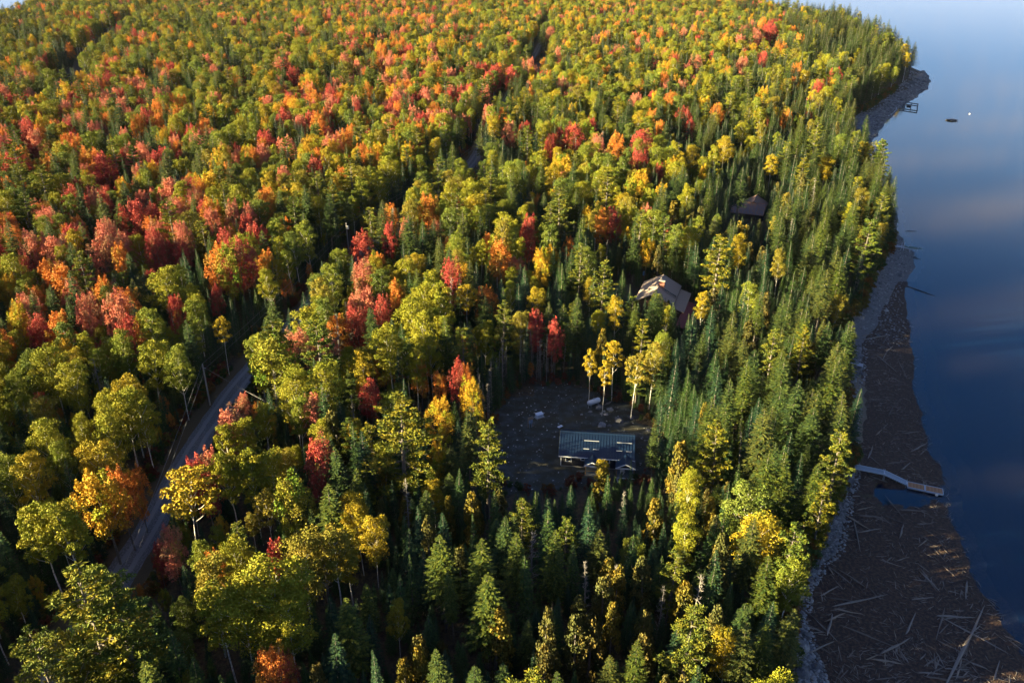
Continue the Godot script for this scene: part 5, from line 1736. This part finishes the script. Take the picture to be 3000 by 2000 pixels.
# ---------------------------------------------------------------- driftwood, rocks, brush
func rock_mesh(seed_: int) -> ArrayMesh:
	var n := FastNoiseLite.new()
	n.seed = seed_
	n.frequency = 0.8
	var sp := SphereMesh.new()
	sp.radial_segments = 9
	sp.rings = 5
	var a := sp.get_mesh_arrays()
	var v: PackedVector3Array = a[Mesh.ARRAY_VERTEX]
	for i in v.size():
		var d := v[i].normalized()
		var k := 0.5 * (1.0 + 0.45 * n.get_noise_3dv(d * 1.4) + 0.3 * n.get_noise_3dv(d * 4.0))
		v[i] = Vector3(d.x * k * 1.15, maxf(d.y * k * 0.7, -0.2), d.z * k)
	var b := []
	b.resize(Mesh.ARRAY_MAX)
	b[Mesh.ARRAY_VERTEX] = v
	b[Mesh.ARRAY_INDEX] = a[Mesh.ARRAY_INDEX]
	var m := ArrayMesh.new()
	m.add_surface_from_arrays(Mesh.PRIMITIVE_TRIANGLES, b)
	return m

func log_mesh(seed_: int) -> ArrayMesh:
	rng.seed = seed_
	var pa := PackedVector3Array()
	var pr := PackedFloat32Array()
	var bend := Vector3(0, rng.randf_range(0, 0.6), rng.randf_range(-1.5, 1.5))
	for i in 6:
		var t := i / 5.0
		pa.append(Vector3(t - 0.5, 0, 0) + bend * 0.4 * sin(PI * t) + Vector3(0, rng.randf_range(-0.01, 0.01), rng.randf_range(-0.15, 0.15) * 0.15))
		pr.append(lerpf(0.5, 0.2, t) * rng.randf_range(0.85, 1.1))
	# radii are in units of the log's own thickness: x is along it
	var t0 := tube(pa, pr, 6)
	return join_tubes([t0])

func scatter(called: String, label: String, category: String, mesh: Mesh, mat: Material, xf: Array, cols: Array) -> void:
	var mm := MultiMesh.new()
	mm.transform_format = MultiMesh.TRANSFORM_3D
	mm.use_colors = true
	mm.mesh = mesh
	mm.instance_count = xf.size()
	for i in xf.size():
		mm.set_instance_transform(i, xf[i])
		mm.set_instance_color(i, cols[i])
	var mi := MultiMeshInstance3D.new()
	mi.name = numbered(called)
	mi.multimesh = mm
	mi.material_override = mat
	tag(mi, label, category, "", "stuff")
	add_child(mi)

func shore_things() -> void:
	var tinted := StandardMaterial3D.new()
	tinted.vertex_color_use_as_albedo = true
	tinted.roughness = 0.92
	var woods := []
	for c in [[0.15, 0.12, 0.10], [0.22, 0.185, 0.155], [0.10, 0.078, 0.065], [0.27, 0.21, 0.155]]:
		woods.append(textured(noise_tex(0.05, [[0.0, lin(c[0] * 0.6, c[1] * 0.6, c[2] * 0.6)], [1.0, lin(c[0] * 1.25, c[1] * 1.25, c[2] * 1.25)]], 101 + woods.size(), 128), 0.9, 0.95, null, 1.0, false))
	var wood_names := ["grey", "pale grey", "dark", "tan"]
	var lm := []
	for i in 6: lm.append(log_mesh(900 + i))
	rng.seed = 4242
	var put_log := func(a: Vector3, b: Vector3, r: float, mi: int) -> void:
		var c := (a + b) * 0.5
		var d := (b - a).normalized()
		var k := (b - a).length()
		var y := maxf(height(c.x, c.z), -0.05) + r * 0.55
		var o := MeshInstance3D.new()
		o.name = numbered("driftwood_log")
		o.mesh = lm[rng.randi() % 6]
		o.material_override = woods[mi]
		add_child(o)
		var slope := clampf((height(b.x, b.z) - height(a.x, a.z)) / k, -0.2, 0.2)
		var xdir := Vector3(d.x, slope if height(a.x, a.z) > 0.0 and height(b.x, b.z) > 0.0 else 0.0, d.z).normalized()
		var zdir := xdir.cross(Vector3.UP).normalized()
		var ydir := zdir.cross(xdir)
		o.transform = Transform3D(Basis(xdir * k, ydir * r * 2.0, zdir * r * 2.0), Vector3(c.x, y, c.z))
		var size := "very long " if k > 6.0 else ("long " if k > 3.0 else ("short " if k < 1.3 else ""))
		var place := "floating off the rocky beach" if c.z < -180.0 else ("at the waterline" if absf(c.x - xw(c.z)) < 2.2 else ("below the boulders of the bank" if c.x - xm(c.z) < 3.0 else "out on the mud flat"))
		if c.z > -180.0: place += " beside the long dock" if absf(c.z + 109.0) < 7.0 else (" beyond the long dock" if c.z < -115.0 else " in the driftwood tangle")
		tag(o, "%s%s driftwood log %s" % [size, wood_names[mi], place], "log", "driftwood logs")
	# the logs that stand out, end to end
	for s in [[2795,1955,2874,1795,0.19,1],[2780,1822,2940,1908,0.12,1],[2650,836,2735,873,0.15,2],[2592,938,2655,972,0.14,0],[2540,1000,2625,1030,0.16,0],[2580,1050,2622,1085,0.14,1],[2530,985,2552,979,0.17,1],[2545,993,2605,982,0.15,1],[2636,1066,2655,1105,0.12,0],[2480,1768,2585,1745,0.14,1],[2425,1850,2437,1805,0.19,1],[2510,1850,2635,1900,0.12,0],[2604,1903,2660,1873,0.15,1],[2660,1850,2682,1800,0.16,1],[2500,1455,2520,1455,0.14,1],[2600,1475,2648,1520,0.12,0],[2640,1570,2648,1540,0.14,1],[2505,1540,2520,1612,0.13,1],[2525,1560,2580,1550,0.12,1],[2752,1880,2835,1920,0.13,0],[2765,1800,2745,1870,0.12,0],[2850,1850,2870,1835,0.14,1],[2546,1335,2556,1310,0.14,1],[2555,1343,2577,1361,0.1,1],[2680,1320,2712,1303,0.16,1],[2700,1330,2718,1314,0.1,1],[2950,1867,2995,1890,0.16,0],[2960,1880,3000,1912,0.12,0],[2430,1668,2442,1685,0.16,1],[2610,1635,2592,1650,0.14,0],[2445,1585,2462,1540,0.12,0],[2380,1910,2440,1882,0.16,1],[2488,1925,2505,1905,0.12,0],[2720,1985,2790,1995,0.14,0],[2850,1945,2890,1960,0.14,1],[2662,679,2685,681,0.12,2],[2540,464,2565,457,0.3,2],[2578,480,2590,482,0.2,2]]:
		put_log.call(on_ground(s[0], s[1]), on_ground(s[2], s[3]), s[4], s[5])
	var n := 38
	var tries := 0
	var used := []
	while n < 300 and tries < 8000:
		tries += 1
		var z := -70.0 - 95.0 * pow(rng.randf(), 2.1)
		var t := rng.randf()
		var x := lerpf(xm(z) + 0.3, xw(z) - 0.3, t)
		if Vector2((x - 60.8) / 5.0, (z + 105.9) / 3.1).length() < 1.1: continue
		var dens := nz.get_noise_2d(x * 14.0, z * 14.0) + 0.35
		if rng.randf() > dens + 0.15: continue
		var ang := nz.get_noise_2d(x * 5.0 + 500.0, z * 5.0) * 4.0 + rng.randf_range(-0.7, 0.7)
		var k := 0.7 + 2.6 * pow(rng.randf(), 2.2)
		var d := Vector3(cos(ang), 0, sin(ang)) * k * 0.5
		put_log.call(Vector3(x, 0, z) - d, Vector3(x, 0, z) + d, 0.04 + 0.035 * k * rng.randf_range(0.6, 1.3), [0, 0, 1, 2, 3, 1][rng.randi() % 6])
		n += 1
	# sticks and bark too many to count
	for g in 3:
		var xf := []
		var cs := []
		for i in 1500:
			var z := -68.0 - 105.0 * pow(rng.randf(), 2.0)
			var x := lerpf(xm(z), xw(z) + 2.0, pow(rng.randf(), 0.9))
			if Vector2((x - 60.8) / 5.0, (z + 105.9) / 3.1).length() < 1.0: continue
			if rng.randf() > nz.get_noise_2d(x * 14.0, z * 14.0) + 0.55: continue
			var ang := nz.get_noise_2d(x * 5.0 + 500.0, z * 5.0) * 4.0 + rng.randf_range(-1.0, 1.0)
			var k := rng.randf_range(0.25, 1.0)
			var r := rng.randf_range(0.025, 0.06)
			xf.append(Transform3D(Basis(Vector3(0, 1, 0), ang).scaled_local(Vector3(k, r * 2.0, r * 2.0)), Vector3(x, maxf(height(x, z), -0.02) + 0.08, z)))
			var b := rng.randf_range(0.05, 0.24)
			cs.append(Color(b, b * 0.83, b * 0.7))
		scatter("driftwood_litter", "broken sticks and bark littering the mud flat", "driftwood", lm[g], tinted, xf, cs)
	# rocks
	var rm := []
	for i in 5: rm.append(rock_mesh(40 + i))
	var stones := []
	for c in [[0.13, 0.13, 0.135], [0.20, 0.20, 0.20], [0.28, 0.27, 0.26], [0.09, 0.092, 0.10]]:
		stones.append(textured(noise_tex(0.04, [[0.0, lin(c[0] * 0.55, c[1] * 0.55, c[2] * 0.55)], [0.6, lin(c[0], c[1], c[2])], [1.0, lin(c[0] * 1.4, c[1] * 1.4, c[2] * 1.35)]], 121 + stones.size(), 256), 1.1, 0.92, bump_tex(0.08, 131 + stones.size(), 128, 6.0), 0.8, false))
	var stone_names := ["grey", "mid grey", "pale", "dark"]
	var put_rock := func(at: Vector3, s: float, mi: int, label: String, grp: String) -> void:
		var o := MeshInstance3D.new()
		o.name = numbered("boulder")
		o.mesh = rm[rng.randi() % 5]
		o.material_override = stones[mi]
		add_child(o)
		o.transform = Transform3D(Basis.from_euler(Vector3(rng.randf_range(-0.2, 0.2), rng.randf_range(0, TAU), rng.randf_range(-0.2, 0.2))).scaled_local(Vector3(s * rng.randf_range(0.85, 1.3), s * rng.randf_range(0.8, 1.1), s)), at + Vector3(0, s * 0.08, 0))
		tag(o, label, "boulder", grp)
	for s in [[1764,1246,1.25,2,"large pale boulder behind the navy house"],[1785,1248,0.75,3,"dark boulder beside the large pale boulder"],[1813,1233,1.4,0,"large bluish grey boulder at the foot of a white birch"],[1775,1215,0.7,2,"pale rock in the heap under the birches"],[1787,1201,0.95,1,"grey rock on top of the heap under the birches"],[1850,1224,1.0,3,"dark boulder at the shaded spruce edge"],[1755,1196,1.3,0,"tall grey boulder just below the propane tank"],[1758,1251,0.5,2,"small pale stone beside the large pale boulder"],[1770,1206,0.6,1,"grey rock in the middle of the birch heap"],[1762,1212,0.55,2,"small pale rock at the near edge of the birch heap"],[1791,1197,0.6,0,"grey rock behind the birch heap"],[1704,1215,0.5,2,"small pale rock alone in the gravel yard"],[1730,1207,0.6,1,"grey rock at the foot of the slim birches"],[1900,1262,0.7,1,"grey rock by the bare spruce trunk"],[1920,1290,0.5,2,"small pale rock at the clearing's dark edge"]]:
		put_rock.call(on_ground(s[0], s[1]), s[2], s[3], s[4], "boulders round the clearing")
	n = 0
	for s in [[2345,1900,2.2],[2352,1975,1.9],[2330,1935,1.6],[2400,1640,1.2],[2560,905,1.6],[2565,815,1.5],[2580,830,1.1],[2555,860,1.4],[2640,808,1.5],[2500,965,1.3],[2700,225,4.0],[2712,240,3.5],[2690,232,4.5],[2672,246,3.2],[2660,252,3.0],[2705,212,3.0]]:
		put_rock.call(on_ground(s[0], s[1]), s[2], rng.randi() % 2, "large boulder at the rocky point of the cove" if s[1] < 300 else ("large boulder in the rocks below the bank trees" if s[1] > 1500 else "large boulder on the rocky beach"), "boulders along the shore")
	while n < 270:
		var z := -70.0 - 180.0 * pow(rng.randf(), 1.3)
		var b := xb(z)
		var e := xm(z) if z > -158.0 else xw(z)
		if z < -114.0 and z > -143.0 and rng.randf() < 0.7: continue
		var x := lerpf(b - 0.8, e, rng.randf())
		var s := 0.3 + 0.75 * pow(rng.randf(), 2.5)
		var at := Vector3(x, height(x, z), z)
		var where := "on the rocky beach" if z < -160.0 else ("on the narrow shore beyond the long dock" if z < -116.0 else "in the rock belt above the driftwood")
		var mi := rng.randi() % 4
		put_rock.call(at, s, mi, "%s%s boulder %s" % ["small " if s < 0.5 else "", stone_names[mi], where], "boulders along the shore")
		n += 1
	for g in 4:
		var xf := []
		var cs := []
		for i in 2600:
			var z := -66.0 - 470.0 * pow(rng.randf(), 2.6)
			var b := xb(z)
			var e := xm(z) + 0.6 if z > -158.0 else xw(z) + 0.5
			var x := lerpf(b - 1.0, e, rng.randf())
			var s := rng.randf_range(0.14, 0.42) * (1.0 if z > -260.0 else 2.4)
			xf.append(Transform3D(Basis.from_euler(Vector3(rng.randf_range(-0.5, 0.5), rng.randf_range(0, TAU), 0)).scaled_local(Vector3(s * 1.2, s, s)), Vector3(x, height(x, z) + s * 0.1, z)))
			var k := rng.randf_range(0.07, 0.30)
			cs.append(Color(k, k * 0.985, k * 0.96))
		scatter("shore_stones", "small grey stones covering the shore", "stones", rm[g], tinted, xf, cs)
	# loose stones in the yard
	var xf2 := []
	var cs2 := []
	for i in 1600:
		var x := rng.randf_range(-12, 28)
		var z := rng.randf_range(-142, -100)
		if not Geometry2D.is_point_in_polygon(Vector2(x, z), clearing): continue
		if Vector2(x - 13.5, z + 113.0).length() < 7.5: continue
		var s := 0.05 + 0.22 * pow(rng.randf(), 3.0)
		xf2.append(Transform3D(Basis(Vector3.UP, rng.randf_range(0, TAU)).scaled_local(Vector3(s * 1.3, s, s)), Vector3(x, height(x, z) + 0.05, z)))
		var k := rng.randf_range(0.12, 0.5)
		cs2.append(Color(k, k, k * 0.97))
	scatter("yard_stones", "loose stones strewn over the gravel clearing", "stones", rm[4], tinted, xf2, cs2)
